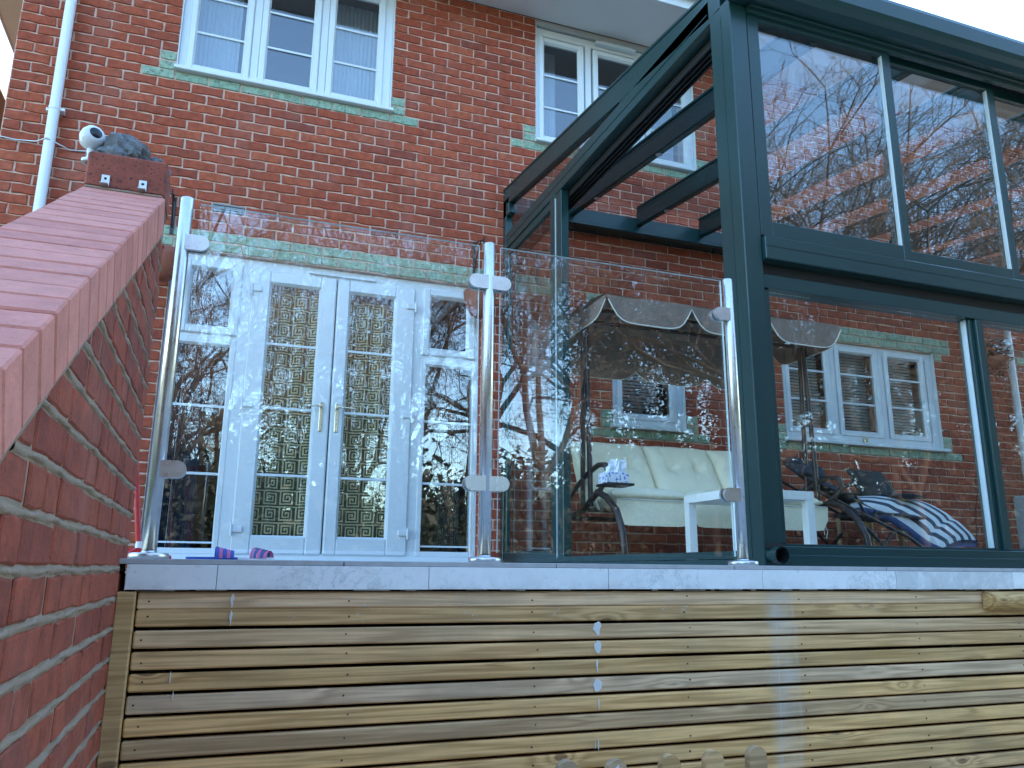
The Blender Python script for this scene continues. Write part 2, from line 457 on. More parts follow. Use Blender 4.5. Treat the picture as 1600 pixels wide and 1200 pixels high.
_CH = {}
def chamfer(lo, hi, b):
    V = []; idx = {}
    for sx in (0, 1):
        for sy in (0, 1):
            for sz in (0, 1):
                sg = (sx, sy, sz)
                for a in range(3):
                    v = []
                    for i in range(3):
                        full = hi[i] if sg[i] else lo[i]
                        v.append(full if i == a else full+(-b if sg[i] else b))
                    idx[(sg, a)] = len(V); V.append(tuple(v))
    if 'F' not in _CH:
        F = []
        def cs(d):
            return [tuple(d.get(i, v[i]) for i in range(3)) for v in ((0, 0, 0),)]
        for a in range(3):
            o = [i for i in range(3) if i != a]
            for s_ in (0, 1):
                q = []
                for (p, r) in ((0, 0), (1, 0), (1, 1), (0, 1)):
                    g = [0, 0, 0]; g[a] = s_; g[o[0]] = p; g[o[1]] = r
                    q.append(idx[(tuple(g), a)])
                F.append(q)
        for a in range(3):
            o = [i for i in range(3) if i != a]
            for p in (0, 1):
                for r in (0, 1):
                    g0 = [0, 0, 0]; g0[o[0]] = p; g0[o[1]] = r; g1 = list(g0); g1[a] = 1
                    F.append([idx[(tuple(g0), o[0])], idx[(tuple(g1), o[0])], idx[(tuple(g1), o[1])], idx[(tuple(g0), o[1])]])
        for sx in (0, 1):
            for sy in (0, 1):
                for sz in (0, 1):
                    F.append([idx[((sx, sy, sz), a)] for a in range(3)])
        TV, _ = _tmpl(idx)
        out = []
        for f in F:
            a, b_, c_ = (Vector(TV[f[0]]), Vector(TV[f[1]]), Vector(TV[f[2]]))
            nrm = (b_-a).cross(c_-a)
            ctr = sum((Vector(TV[i]) for i in f), Vector())/len(f)
            out.append(tuple(f) if nrm.dot(ctr) > 0 else tuple(reversed(f)))
        _CH['F'] = out
    return V, _CH['F']
def _tmpl(idx):
    V = [None]*24
    for (sg, a), k in idx.items():
        V[k] = tuple((1 if sg[i] else -1)*(1.0 if i == a else 0.8) for i in range(3))
    return V, None

def obj(name, me, parent=None, label=None, cat=None, group=None, kind=None, loc=None, rot=None):
    o = bpy.data.objects.new(name, me)
    C.objects.link(o)
    if parent is not None: o.parent = parent
    if label: o['label'] = label
    if cat: o['category'] = cat
    if group: o['group'] = group
    if kind: o['kind'] = kind
    if loc is not None: o.location = loc
    if rot is not None: o.rotation_euler = rot
    return o
def empty(name, label, cat, loc=(0, 0, 0), group=None):
    return obj(name, None, None, label, cat, group, None, loc)

# ------------------------------------------------------------------ ground
g = MB()
g.add([(-200, -200, 0), (200, -200, 0), (200, 200, 0), (-200, 200, 0)], [(0, 1, 2, 3)])
g.build('lawn', 'grass', kind='structure')
g = MB(); g.box(-6, 14, -9.5, -3.95, -.02, .04); pt = g.build('bounce_patio', 'bounce_paving', kind='structure')  # unseen pale slab, added to bounce sky light up onto the slats

# ------------------------------------------------------------------ the house
house = empty('brick_house', 'red brick house with white windows and pale green quoin bricks', 'house')
BU, CZ, Z0 = 0.225, 0.075, 4.99
OPEN = [  # x0, x1, z0, z1
    (4.5*BU, 11.5*BU, 5.065, 6.268),
    (17*BU, 24*BU, 5.065, 6.268),
    (5*BU, 15*BU, 1.57, 3.715),
    (20*BU, 23*BU, 2.665, 3.64),
    (27.5*BU, 35.5*BU, 2.665, 3.64),
    (41.5*BU, 44.5*BU, 2.665, 3.64),
    (6*BU+0.005, 7*BU-0.005, 4.02, 4.085),
]
HX = 12.0375
def green_at(u0, u1, c):
    m = (u0+u1)/2
    def inr(a, b): return a-0.01 <= u0 and u1 <= b+0.01
    if c == 0 and (inr(3.5, 12.5) or inr(16, 25)): return True
    if c in (1, 2) and (inr(4, 4.5) or inr(11.5, 12) or inr(16.5, 17) or inr(24, 24.5)): return True
    if c in (-16, -17) and inr(4.5, 15.5): return True
    if c in (-17, -18) and (inr(19, 24) or inr(26.5, 36.5) or inr(40.5, 45.5)): return True
    if c == -19 and (inr(35.5, 36) or inr(27, 27.5) or inr(19.5, 20) or inr(23, 23.5)): return True
    if c == -32 and (inr(19, 24) or inr(26.5, 36.5) or inr(40.5, 45.5)): return True
    if c in (-31, -30) and (inr(19.5, 20) or inr(23, 23.5) or inr(27, 27.5) or inr(35.5, 36)): return True
    return False
GREENSPLIT = {0: [3.5, 12.5, 16, 25], 1: [4, 12, 16.5, 24.5], 2: [4, 12, 16.5, 24.5], -16: [4.5, 15.5], -17: [4.5, 15.5, 19, 24, 26.5, 36.5],
              -18: [19, 24, 26.5, 36.5], -19: [36, 27, 19.5, 23.5], -32: [19, 24, 26.5, 36.5], -31: [19.5, 23.5, 27, 36], -30: [19.5, 23.5, 27, 36]}

def brick_geo(L, H, D=0.05, jit=0.0036, r=None):
    """Rustic facing brick: uneven outline, rounded arris. Front faces -Y at y=0, origin at lower left."""
    r = r or random
    out = []
    nx = max(2, int(round(L/0.055)))
    for i in range(nx+1): out.append((L*i/nx, 0))
    out.append((L, H*0.5))
    for i in range(nx, -1, -1): out.append((L*i/nx, H))
    out.append((0, H*0.5))
    n = len(out)
    ring = [(x+r.uniform(-jit, jit)*0.8, z+r.uniform(-jit, jit)) for x, z in out]
    cx, cz = L/2, H/2
    def inset(p, e):
        return (p[0]+(e if p[0] < cx*0.3 else -e if p[0] > L-cx*0.3 else 0), p[1]+(e if p[1] < cz*0.5 else -e if p[1] > H-cz*0.5 else 0))
    dy = r.uniform(-0.0025, 0.001)
    A = [inset(p, 0.0035) for p in ring]
    V = [(x, dy+r.uniform(-0.0006, 0.0006), z) for x, z in A]+[(x, 0.0028+dy, z) for x, z in ring]+[(x, D, z) for x, z in ring]
    F = [tuple(range(n))]
    for k in (0, 1):
        for i in range(n):
            j = (i+1) % n
            F.append((k*n+i, (k+1)*n+i, (k+1)*n+j, k*n+j))
    return V, F

bricks = []
for c in range(-46, 17):
    z0 = Z0+CZ*c+0.006; z1 = z0+CZ-0.012
    if z1 > 6.262: continue
    par = 0.5 if c % 2 == 0 else 0.0
    cuts = {0.0, 46.0}
    k = par
    while k < 46: cuts.add(k); k += 1
    for gsp in GREENSPLIT.get(c, []): cuts.add(gsp)
    gs = GREENSPLIT.get(c, [])
    blocks = []
    for (a, b, p, q) in OPEN:
        if p < (z0+z1)/2 < q:
            blocks.append((a/BU, b/BU)); cuts.add(a/BU); cuts.add(b/BU)
    cuts = sorted(cuts)
    for a, b in zip(cuts[:-1], cuts[1:]):
        if b-a < 0.12: continue
        m = (a+b)/2
        if any(s < m < e for s, e in blocks): continue
        bricks.append((a, b, c, z0, z1, green_at(a, b, c)))

def proj(p):
    d = Vector(p)-CAM; z = d.dot(fwd)
    if z < 0.1: return None
    return (800+1239.067*d.dot(rt)/z, 600-1239.067*d.dot(up)/z, z)
def visible_guess(x, z):
    q = proj((x, 0, z))
    if q is None: return False
    px, py, _ = q
    if not (0 < px < 1600 and 0 < py < 900): return False
    if px < 262 and py > 330: return False
    if px < 230 and py > 300: return False
    if px > 1100 and py < 460: return False
    return True
def area(b):
    a0 = proj((b[0]*BU, 0, b[3])); a1 = proj((b[1]*BU, 0, b[3])); a2 = proj((b[0]*BU, 0, b[4]))
    return abs(a1[0]-a0[0])*abs(a0[1]-a2[1])
cand = sorted([i for i, b in enumerate(bricks) if visible_guess((b[0]+b[1])/2*BU, (b[3]+b[4])/2)], key=lambda i: -area(bricks[i]))
single = set(cand[:296])
cache = {}
rb = random.Random(3)
stuffm = MB(); tints = []
wallobj_cut = OPEN
wm = MB()
xs = sorted({0.0, HX} | {v for o in OPEN for v in o[:2]}); zs = sorted({0.0, 6.27} | {v for o in OPEN for v in o[2:]})
for a, b in zip(xs[:-1], xs[1:]):
    for p, q in zip(zs[:-1], zs[1:]):
        if any(o[0] < (a+b)/2 < o[1] and o[2] < (p+q)/2 < o[3] for o in OPEN): continue
        wm.add([(a, 0.0085, p), (b, 0.0085, p), (b, 0.0085, q), (a, 0.0085, q)], [(0, 1, 2, 3)])
for (a, b, p, q) in OPEN:    # reveals
    d = 0.30
    wm.add([(a, .0085, p), (b, .0085, p), (b, .0085, q), (a, .0085, q), (a, d, p), (b, d, p), (b, d, q), (a, d, q)],
           [(0, 3, 7, 4), (1, 5, 6, 2), (3, 2, 6, 7), (0, 4, 5, 1)], 0)
wm.add([(0, .0085, 0), (0, 8, 0), (0, 8, 6.27), (0, .0085, 6.27), (HX, .0085, 0), (HX, 8, 0), (HX, 8, 6.27), (HX, .0085, 6.27)],
       [(0, 3, 2, 1), (4, 5, 6, 7), (1, 2, 6, 5)], 1)
fw = wm.build('wall', ['mortar', 'brick'], house)
for i, b in enumerate(bricks):
    u0, u1, c, z0, z1, gr = b
    L = (u1-u0)*BU-0.013; H = z1-z0
    x = u0*BU+0.0065
    if i in single:
        key = (round(L, 3), gr, rb.randrange(5))
        if key not in cache:
            V, F = brick_geo(L, H, r=rb)
            mb = MB(); mb.add(V, F)
            cache[key] = mb.mesh('brick', 'greenbrick' if gr else 'brick')
        obj('brick', cache[key], fw, loc=(x, 0, z0))
    else:
        V, F = brick_geo(L, H, r=rb)
        stuffm.add([(p[0]+x, p[1], p[2]+z0) for p in V], F, 1 if gr else 0)
        tints += [rb.random()]*len(V)
# reveal bricks on the right hand side of the openings
for (a, b, p, q) in OPEN[:6]:
    z = p
    while z+CZ <= q+0.01:
        V, F = brick_geo(0.09, CZ-0.01, r=rb)
        stuffm.add([(b-0.004+v[1]*0.15, 0.012+v[0], z+0.005+v[2]) for v in V], [tuple(f) for f in F], 0)
        tints += [rb.random()]*len(V)
        z += CZ
stuffm.build('brickwork', ['brick', 'greenbrick'], fw, attr={'tint': tints}, kind='stuff')
# air vent
v = MB(); v.box(6*BU+.006, 7*BU-.006, 0.003, 0.05, 4.021, 4.084, 0.001)
ve = v.build('vent', 'black', house)
v = MB()
for k in range(4): v.box(6*BU+.008, 7*BU-.008, -0.004, 0.004, 4.026+k*0.015, 4.034+k*0.015, 0.001)
for k in range(4): v.box(6*BU+.008+k*.067, 6*BU+.011+k*.067, -0.006, 0.004, 4.022, 4.083)
v.build('louvre', 'upvcgrey', ve)
# interior shell, floors
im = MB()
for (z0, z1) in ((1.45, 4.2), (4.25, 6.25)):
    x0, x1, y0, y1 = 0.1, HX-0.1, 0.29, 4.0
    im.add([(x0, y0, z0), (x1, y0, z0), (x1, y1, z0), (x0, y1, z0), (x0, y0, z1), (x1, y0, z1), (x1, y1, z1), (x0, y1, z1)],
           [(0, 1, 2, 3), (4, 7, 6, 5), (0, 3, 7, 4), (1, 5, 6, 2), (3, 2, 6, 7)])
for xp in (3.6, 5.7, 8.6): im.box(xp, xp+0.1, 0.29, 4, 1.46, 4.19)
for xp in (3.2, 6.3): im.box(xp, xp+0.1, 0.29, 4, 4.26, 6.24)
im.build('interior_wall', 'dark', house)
# eaves and roof
e = MB()
OH = 0.56
xl, xr = -0.60, HX+0.6
e.box(xl, xr, -OH, -0.002, 6.27, 6.285)
e.box(xl, -0.002, 0.0, 8.6, 6.27, 6.285)
e.box(HX+.002, xr, 0.0, 8.6, 6.27, 6.285)
so = e.build('soffit', 'soffit', house)
e = MB()
e.box(xl-.02, xr+.02, -OH-.02, -OH, 6.26, 6.44, .003)
e.box(xl-.02, xl, -OH, 8.6, 6.26, 6.44, .003)
e.box(xr, xr+.02, -OH, 8.6, 6.26, 6.44, .003)
e.build('fascia_board', 'upvc', house)
e = MB()
prof = [(-OH-.022+.06*math.cos(t)-.06, 6.41+.06*math.sin(t)) for t in np.linspace(math.pi, 2*math.pi, 9)]
e.prism(prof+[(-OH-.022, 6.42), (-OH-.142, 6.42)][:1], 'X', xl-.05, xr+.05)
e.build('gutter', 'pipe', house)
e = MB()
yb = 8.6; zr = 8.9; ym = (yb-OH)/2
e.add([(xl-.05, -OH-.05, 6.43), (xr+.05, -OH-.05, 6.43), (xr+.05, yb, 6.43), (xl-.05, yb, 6.43), (xl+4.4, ym, zr), (xr-4.4, ym, zr)],
      [(0, 1, 5, 4), (1, 2, 5), (2, 3, 4, 5), (3, 0, 4), (0, 3, 2, 1)])
rf = e.build('roof', 'rooftile', house)
e = MB()
nrm = Vector((0, -(zr-6.43), ym+OH+.05)).normalized()
for k in range(14):
    t = k/14
    y = -OH-.05+(ym+OH+.05)*t; z = 6.43+(zr-6.43)*t
    xa, xb = xl-.05+4.45*t, xr+.05-4.45*t
    e.add([(xa, y, z+.03), (xb, y, z+.03), (xb, y+.36, z+.03+.2), (xa, y+.36, z+.03+.2), (xa, y, z), (xb, y, z)], [(0, 1, 2, 3), (4, 5, 1, 0)])
e.build('tile_course', 'rooftile', rf, kind='stuff')

def frame_rect(mb, x0, x1, z0, z1, y0, y1, t, b=0.006, tb=None, tt=None):
    """rectangular frame of four butt jointed members, front at y0"""
    tb = tb or t; tt = tt or t
    mb.box(x0, x0+t, y0, y1, z0, z1, b); mb.box(x1-t, x1, y0, y1, z0, z1, b)
    mb.box(x0+t-.004, x1-t+.004, y0+.0015, y1-.001, z0, z0+tb, b); mb.box(x0+t-.004, x1-t+.004, y0+.0015, y1-.001, z1-tt, z1, b)

def bead(mb, x0, x1, z0, z1, y0, y1, w=0.012):
    """sloping glazing bead around a pane"""
    V = [(x0, y0, z0), (x1, y0, z0), (x1, y0, z1), (x0, y0, z1), (x0+w, y1, z0+w), (x1-w, y1, z0+w), (x1-w, y1, z1-w), (x0+w, y1, z1-w)]
    mb.add(V, [(0, 1, 5, 4), (1, 2, 6, 5), (2, 3, 7, 6), (3, 0, 4, 7)])

def pane_part(x0, x1, z0, z1, y, parent, mat='pane', t=0.006):
    m = MB(); m.box(x0, x1, y, y+t, z0, z1)
    return m.build('pane', mat, parent)

def bars(parent, x0, x1, zs_, y):
    for z in zs_:
        m = MB(); m.box(x0-.004, x1+.004, y-.008, y-.0005, z-.009, z+.009, .002)
        m.build('glazing_bar', 'upvc', parent)

def window(x0, x1, z0, z1, panes, barz, pz0, pz1, sillx, opener=(), handle=None):
    Y = 0.035
    m = MB()
    frame_rect(m, x0+.003, x1-.003, z0+.03, z1-.003, Y, Y+.07, 0.075)
    for (a, b), (c2, d) in zip(panes[:-1], panes[1:]):
        mid = (b+c2)/2
        m.box(mid-.03, mid+.03, Y+.002, Y+.068, z0+.06, z1-.045, .006)
    fr = m.build('window', 'upvc', house)
    m = MB()
    m.prism([(Y+.02, z0+.001), (-.035, z0+.001), (-.042, z0+.006), (-.042, z0+.026), (-.035, z0+.032), (Y+.02, z0+.042)], 'X', sillx[0], sillx[1])
    m.build('sill', 'upvc', fr)
    for (sa, sb) in ((x0, x0+.005), (x1-.005, x1)):
        m = MB(); m.box(sa, sb, .001, Y+.01, z0+.03, z1); m.build('sealant', 'upvc', fr)
    if z1 > 6:
        m = MB(); m.box(x0+.001, x1-.001, .012, Y+.05, z1+.0005, 6.2675, .002); m.build('head_board', 'soffitgrey', fr)
    for i, (a, b) in enumerate(panes):
        m = MB()
        la = a-.058 if i in opener else a-.03
        frame_rect(m, a-.052, b+.052, pz0-.052, pz1+.052, Y-.012, Y+.05, 0.046, 0.007)
        bead(m, a-.008, b+.008, pz0-.008, pz1+.008, Y-.008, Y+.012)
        m.build('sash', 'upvc', fr)
        pane_part(a-.004, b+.004, pz0-.004, pz1+.004, Y+.014, fr)
        bars(fr, a, b, barz, Y+.014)
        m = MB(); bead(m, a+.001, b-.001, pz0+.001, pz1-.001, Y+.0095, Y+.0125, .003); m.build('gasket', 'upvcgrey', fr)
    return fr

W1 = window(OPEN[0][0], OPEN[0][1], 5.065, 6.215, [(1.122, 1.459), (1.625, 1.960), (2.127, 2.466)], (5.447, 5.757), 5.172, 6.07, (1.0, 2.602))
W2 = window(OPEN[1][0], OPEN[1][1], 5.065, 6.215, [(3.917, 4.242), (4.44, 4.775), (4.96, 5.30)], (5.447, 5.757), 5.172, 6.07, (3.815, 5.415))
m = MB()
m.box(4.40, 4.80, -.02, .034, 6.165, 6.19, .006); m.box(4.44, 4.76, -.03, -.021, 6.172, 6.184, .003); m.build('trickle_vent', 'upvc', W2)
W3 = window(OPEN[3][0], OPEN[3][1], 2.665, 3.64, [(4.605, 5.05)], (), 2.805, 3.54, (4.47, 5.20))
W4 = window(OPEN[4][0], OPEN[4][1], 2.665, 3.64, [(6.29, 6.69), (6.865, 7.26), (7.44, 7.83)], (3.07, 3.342), 2.812, 3.55, (6.16, 8.03))
W5 = window(OPEN[5][0], OPEN[5][1], 2.665, 3.64, [(9.44, 9.9)], (3.07, 3.342), 2.812, 3.55, (9.3, 10.05))
m = MB(); m.box(7.035, 7.07, -.012, .022, 2.70, 2.745, .004); m.build('latch', 'brass', W4)

# French doors with side lights
Yd = 0.045
x0, x1 = OPEN[2][0]+.003, OPEN[2][1]-.003
m = MB()
frame_rect(m, x0, x1, 1.60, 3.712, Yd, Yd+.07, .05, .006, tt=.075)
for (ma, mb_) in ((1.590, 1.672), (2.848, 2.922)): m.box(ma, mb_, Yd+.001, Yd+.069, 1.64, 3.65, .006)
m.box(x0+.045, 1.62, Yd+.002, Yd+.067, 3.085, 3.14, .006); m.box(2.89, x1-.045, Yd+.002, Yd+.067, 3.085, 3.14, .006)
DF = m.build('door_frame', 'upvc', house)
m = MB(); m.box(x0-.02, x1+.02, -.06, .12, 1.572, 1.602, .006); m.build('threshold', 'upvc', DF)
m = MB(); m.box(x0-.02, x1+.02, -.066, -.061, 1.592, 1.5975); m.build('drip_strip', 'pink', DF)
for side in (0, 1):
    a, b = (1.19, 1.56) if side == 0 else (2.95, 3.325)
    m = MB(); frame_rect(m, a-.035, b+.035, 1.635, 3.095, Yd-.003, Yd+.05, .04, .006); bead(m, a-.006, b+.006, 1.705, 3.058, Yd+.001, Yd+.018); m.build('fixed_light', 'upvc', DF)
    pane_part(a-.004, b+.004, 1.70, 3.062, Yd+.019, DF); bars(DF, a, b, (2.162, 2.622), Yd+.019)
    c0, c1 = (1.26, 1.535) if side == 0 else (2.978, 3.27)
    m = MB(); frame_rect(m, c0-.062, c1+.062, 3.125, 3.66, Yd-.016, Yd+.04, .058, .009); bead(m, c0-.006, c1+.006, 3.18, 3.60, Yd-.01, Yd+.014); m.build('top_sash', 'upvc', DF)
    pane_part(c0-.004, c1+.004, 3.178, 3.602, Yd+.015, DF)
for side in (0, 1):
    a, b = (1.668, 2.258) if side == 0 else (2.267, 2.852)
    pa, pb = (1.797, 2.142) if side == 0 else (2.362, 2.697)
    m = MB()
    yy = Yd-.018
    m.box(a, pa-.004, yy, yy+.06, 1.64, 3.64, .010); m.box(pb+.004, b, yy, yy+.06, 1.64, 3.64, .010)
    m.box(pa-.008, pb+.008, yy+.0015, yy+.058, 1.64, 1.757, .010); m.box(pa-.008, pb+.008, yy+.0015, yy+.058, 3.548, 3.64, .010)
    bead(m, pa-.008, pb+.008, 1.752, 3.553, yy+.004, yy+.026, .014)
    dl = m.build('french_door', 'upvc', house)
    pane_part(pa-.004, pb+.004, 1.755, 3.55, yy+.027, dl); bars(dl, pa, pb, (2.172, 2.64, 3.10), yy+.027)
    hx = 2.200 if side == 0 else 2.310
    dr = -1 if side == 0 else 1
    m = MB(); m.box(hx-.013, hx+.013, yy-.008, yy, 2.49, 2.70, .004)
    m.cyl((hx, yy-.05, 2.665), 'Y', .008, .045, 12)
    m.tube([(hx, yy-.048, 2.665), (hx+dr*.03, yy-.052, 2.665), (hx+dr*.08, yy-.05, 2.663), (hx+dr*.125, yy-.045, 2.66)], .008, 10)
    m.cyl((hx, yy-.012, 2.56), 'Y', .009, .008, 12)
    m.build('handle', 'brass', dl)
    for hz in (3.49, 2.65, 1.80):
        hx2 = a+.0 if side == 0 else b
        m = MB(); m.box(min(hx2, hx2-dr*.07), max(hx2, hx2-dr*.07), yy-.014, yy, hz-.022, hz+.022, .006)
        m.tube([(hx2+dr*.002, yy-.012, hz-.045), (hx2+dr*.002, yy-.012, hz+.035)], .009, 10)
        m.build('hinge', 'upvc', dl)
m = MB(); m.box(2.05, 2.55, Yd-.02, Yd-.001, 3.655, 3.672, .003); m.build('trickle_vent', 'upvc', DF)

# downpipes
def downpipe(x, z0, z1, label, clips, cut=None):
    t = empty('downpipe', label, 'downpipe', (x, -.065, z0), 'white downpipes on the house wall')
    m = MB(); m.tube([(0, 0, 0), (0, 0, z1-z0)], .034, 20); m.tube([(0, 0, .9), (0, 0, .96)], .038, 20); m.build('pipe', 'pipe', t)
    for cz in clips:
        m = MB(); m.tube([(0, 0, cz-z0-.012), (0, 0, cz-z0+.012)], .037, 20); m.box(-.055, .055, .02, .055, cz-z0-.012, cz-z0+.012, .003)
        m.box(.03, .062, -.004, .03, cz-z0-.011, cz-z0+.011, .003)
        m.build('clip', 'pipe', t)
downpipe(.307, 1.6, 6.27, 'white downpipe at the left corner of the house', (4.56, 5.9, 2.6))
downpipe(8.945, 1.6, 4.75, 'white downpipe behind the glass room, right of the kitchen window', (3.78, 3.04))

# ------------------------------------------------------------------ things inside the windows
def net_curtain(x0, x1, z0, z1, y, label, group='net curtains in the upper windows', mat='net', amp=.010):
    m = MB(); nx = 40
    V = []; F = []
    for j in (0, 1):
        for i in range(nx+1):
            x = x0+(x1-x0)*i/nx
            V.append((x, y+amp*math.sin(i*1.7)+.3*amp*math.sin(i*.9), (z0, z1)[j]))
    for i in range(nx): F.append((i, i+1, nx+2+i, nx+1+i))
    V2 = [(a, b+.002, c2) for a, b, c2 in V]
    m.add(V, F, 0, True); m.add(V2, [tuple(reversed(f)) for f in F], 0, True)
    return m.build('curtain', mat, None, label=label, cat='curtain', group=group)
G1 = 'net curtains in the upper windows'
net_curtain(1.08, 1.42, 5.1, 6.2, .33, 'pale net curtain behind the left pane of the upper left window')
net_curtain(2.16, 2.52, 5.1, 6.2, .33, 'pale net curtain behind the right pane of the upper left window')
net_curtain(3.98, 4.14, 5.1, 6.2, .33, 'pale net curtain in the left pane of the window beside the green rafter')
net_curtain(4.98, 5.36, 5.1, 6.2, .33, 'pale net curtain in the right pane of the window seen through the glass roof')
net_curtain(1.2, 1.42, 1.62, 3.6, .36, 'dark blue curtain behind the left side light of the french doors', 'dark curtains beside the french doors', 'darkblue')
net_curtain(3.15, 3.33, 1.62, 3.6, .36, 'dark curtain behind the right side light of the french doors', 'dark curtains beside the french doors', 'rattan')

KEY = ["###########",
       "#.........#",
       "#.#######.#",
       "#.#.....#.#",
       "#.#.###.#.#",
       "#.#.#.#.#.#",
       "#.#.#...#.#",
       "#.#.#####.#",
       "#.#.......#",
       "#.#########",
       "..........."]
def key_curtain(x0, x1, z0, z1, y, label, mirror):
    cell = .0100
    nx = int((x1-x0)/cell); nz = int((z1-z0)/cell)
    V = []
    for j in range(nz+1):
        for i in range(nx+1):
            x = x0+i*cell
            yy = y+.014*math.sin(x*52+.4*math.sin(j*.03))+.006*math.sin(x*23+j*.01)
            V.append((x, yy, z0+j*cell))
    m = MB(); F = []; mi = []
    for j in range(nz):
        for i in range(nx):
            a = j*(nx+1)+i
            F.append((a, a+1, a+nx+2, a+nx+1))
            ii = i % 11; jj = j % 11
            if mirror: ii = 10-ii
            mi.append(0 if KEY[jj][ii] == '#' else 1)
    m.add(V, F, 0, True); m.m = mi
    return m.build('curtain', ['keydark', 'ochre'], None, label=label, cat='curtain', group='greek key curtains behind the french doors')
key_curtain(1.74, 2.20, 1.64, 3.60, .14, 'greek key patterned curtain behind the left french door', False)
key_curtain(2.31, 2.76, 1.64, 3.52, .14, 'greek key patterned curtain behind the right french door', True)

def blind(x0, x1, z0, z1, y, label):
    t = empty('venetian_blind', label, 'blind', ((x0+x1)/2, y, z1), 'white venetian blinds')
    m = MB(); m.box(x0-t.location.x, x1-t.location.x, -.02, .02, -.03, 0, .004); m.build('head_rail', 'blindslat', t)
    m = MB(); z = -.04
    T = Matrix.Rotation(R(-38), 4, 'X')
    while z > z0-z1:
        TT = Matrix.Translation((0, 0, z)) @ T
        m.box(x0-t.location.x, x1-t.location.x, -.0125, .0125, -.0008, .0008, 0, T=TT)
        z -= .029
    m.build('slats', 'blindslat', t, kind='stuff')
    m = MB()
    for xx in (x0+.06, x1-.06): m.tube([(xx-t.location.x, -.014, -.02), (xx-t.location.x, -.014, z0-z1)], .001, 5)
    m.build('cord', 'blindslat', t)
blind(4.58, 5.0, 2.83, 3.6, .17, 'white venetian blind in the small window behind the swing seat')
blind(6.27, 6.71, 2.80, 3.6, .17, 'white venetian blind in the left pane of the kitchen window')
blind(6.85, 7.28, 2.80, 3.6, .17, 'white venetian blind in the middle pane of the kitchen window')
blind(7.42, 7.85, 2.80, 3.6, .17, 'white venetian blind in the right pane of the kitchen window')
m = MB(); m.lathe([(0, 0), (.03, 0), (.035, .08), (.028, .11), (.0, .11)], (6.62, .1, 2.72), 16)
m.build('mug', 'red', None, label='dark red pot on the sill of the kitchen window, left pane', cat='pot')
m = MB(); m.lathe([(0, 0), (.03, 0), (.035, .09), (.028, .12), (.0, .12)], (4.63, .1, 2.72), 16)
m.build('mug', 'red', None, label='dark red pot on the sill of the small window behind the swing', cat='pot')
m = MB(); m.box(4.84, 5.01, .09, .13, 2.72, 2.86, .004)
m.build('box', 'rattan', None, label='dark box standing on the sill of the small window', cat='box')

# ------------------------------------------------------------------ deck, cladding and fascia
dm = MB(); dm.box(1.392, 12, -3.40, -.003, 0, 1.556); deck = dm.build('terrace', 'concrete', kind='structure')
tile = MB(); tile.box(.0015, .5985, .0015, .5985, 0, .0125, .0015); tme = tile.mesh('paving_tile', 'tileedge')
for i in range(13):
    for j in range(6):
        y = -3.488+j*.6
        if y > -.5: continue
        obj('paving_tile', tme, deck, loc=(1.40+i*.6-.1+.012, y, 1.5575))
tm = {}
for i, xx in enumerate([1.4, 1.604, 2.139, 2.674, 3.209, 3.744, 4.279, 4.814, 5.349, 5.884]):
    x_b = [1.604, 2.139, 2.674, 3.209, 3.744, 4.279, 4.814, 5.349, 5.884, 6.419][i]
    t = MB(); t.box(xx+.0008, x_b-.0008, -3.492+random.uniform(0, .0015), -3.482, 1.4985+random.uniform(-.001, .001), 1.5565, .0008)
    t.build('fascia_tile', 'marblecloud' if xx in (3.744,) else 'marble', deck)
m = MB()
for k in range(46):
    x = rng.uniform(1.4, 5.8); L = rng.uniform(.01, .07)
    m.box(x, x+L, -3.484, -3.478, 1.4965-rng.uniform(0, .003), 1.4985, .001)
m.build('mortar_crumb', 'tileedge', deck, kind='stuff')

screen = empty('slatted_timber_screen', 'horizontal pine slats cladding the wall below the terrace', 'timber cladding', (1.40, -3.475, 0))
sl = MB(); sl.box(0, 4.4, 0, .022, 0, .0405, .0035); slme = sl.mesh('slat', 'wood')
zt = 1.4925
rs = random.Random(5)
zk = []
for k in range(30):
    top = 1.4925 if k == 0 else 1.4925-.0412 if k == 1 else 1.4925-.0412-.0488*(k-1)
    if top < .05: break
    zk.append(top)
    o = obj('slat', slme, screen, loc=(.030, rs.uniform(-.0015, .0015), top-.0405), rot=(rs.uniform(-.03, .03), rs.uniform(-.0007, .0007), 0))
m = MB(); m.box(-.0155, .027, -.018, .03, 0, 1.493, .003); m.build('end_post', 'woodpost', screen)
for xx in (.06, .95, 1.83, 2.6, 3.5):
    m = MB(); m.box(xx, xx+.045, .024, .06, 0, 1.49, .002); m.build('batten', 'concrete', screen)  # timber battens coloured near-black, gap shade painted on
m = MB()
for top in zk[:13]:
    for xx in (.055, .535, 1.05, 1.54, 1.96, 2.43, 2.9):
        xx += rs.uniform(-.009, .009)
        m.cyl((xx, -.0016, top-.02+rs.uniform(-.006, .006)), 'Y', .0023, .003, 8)
m.build('nail_head', 'black', screen, kind='stuff')
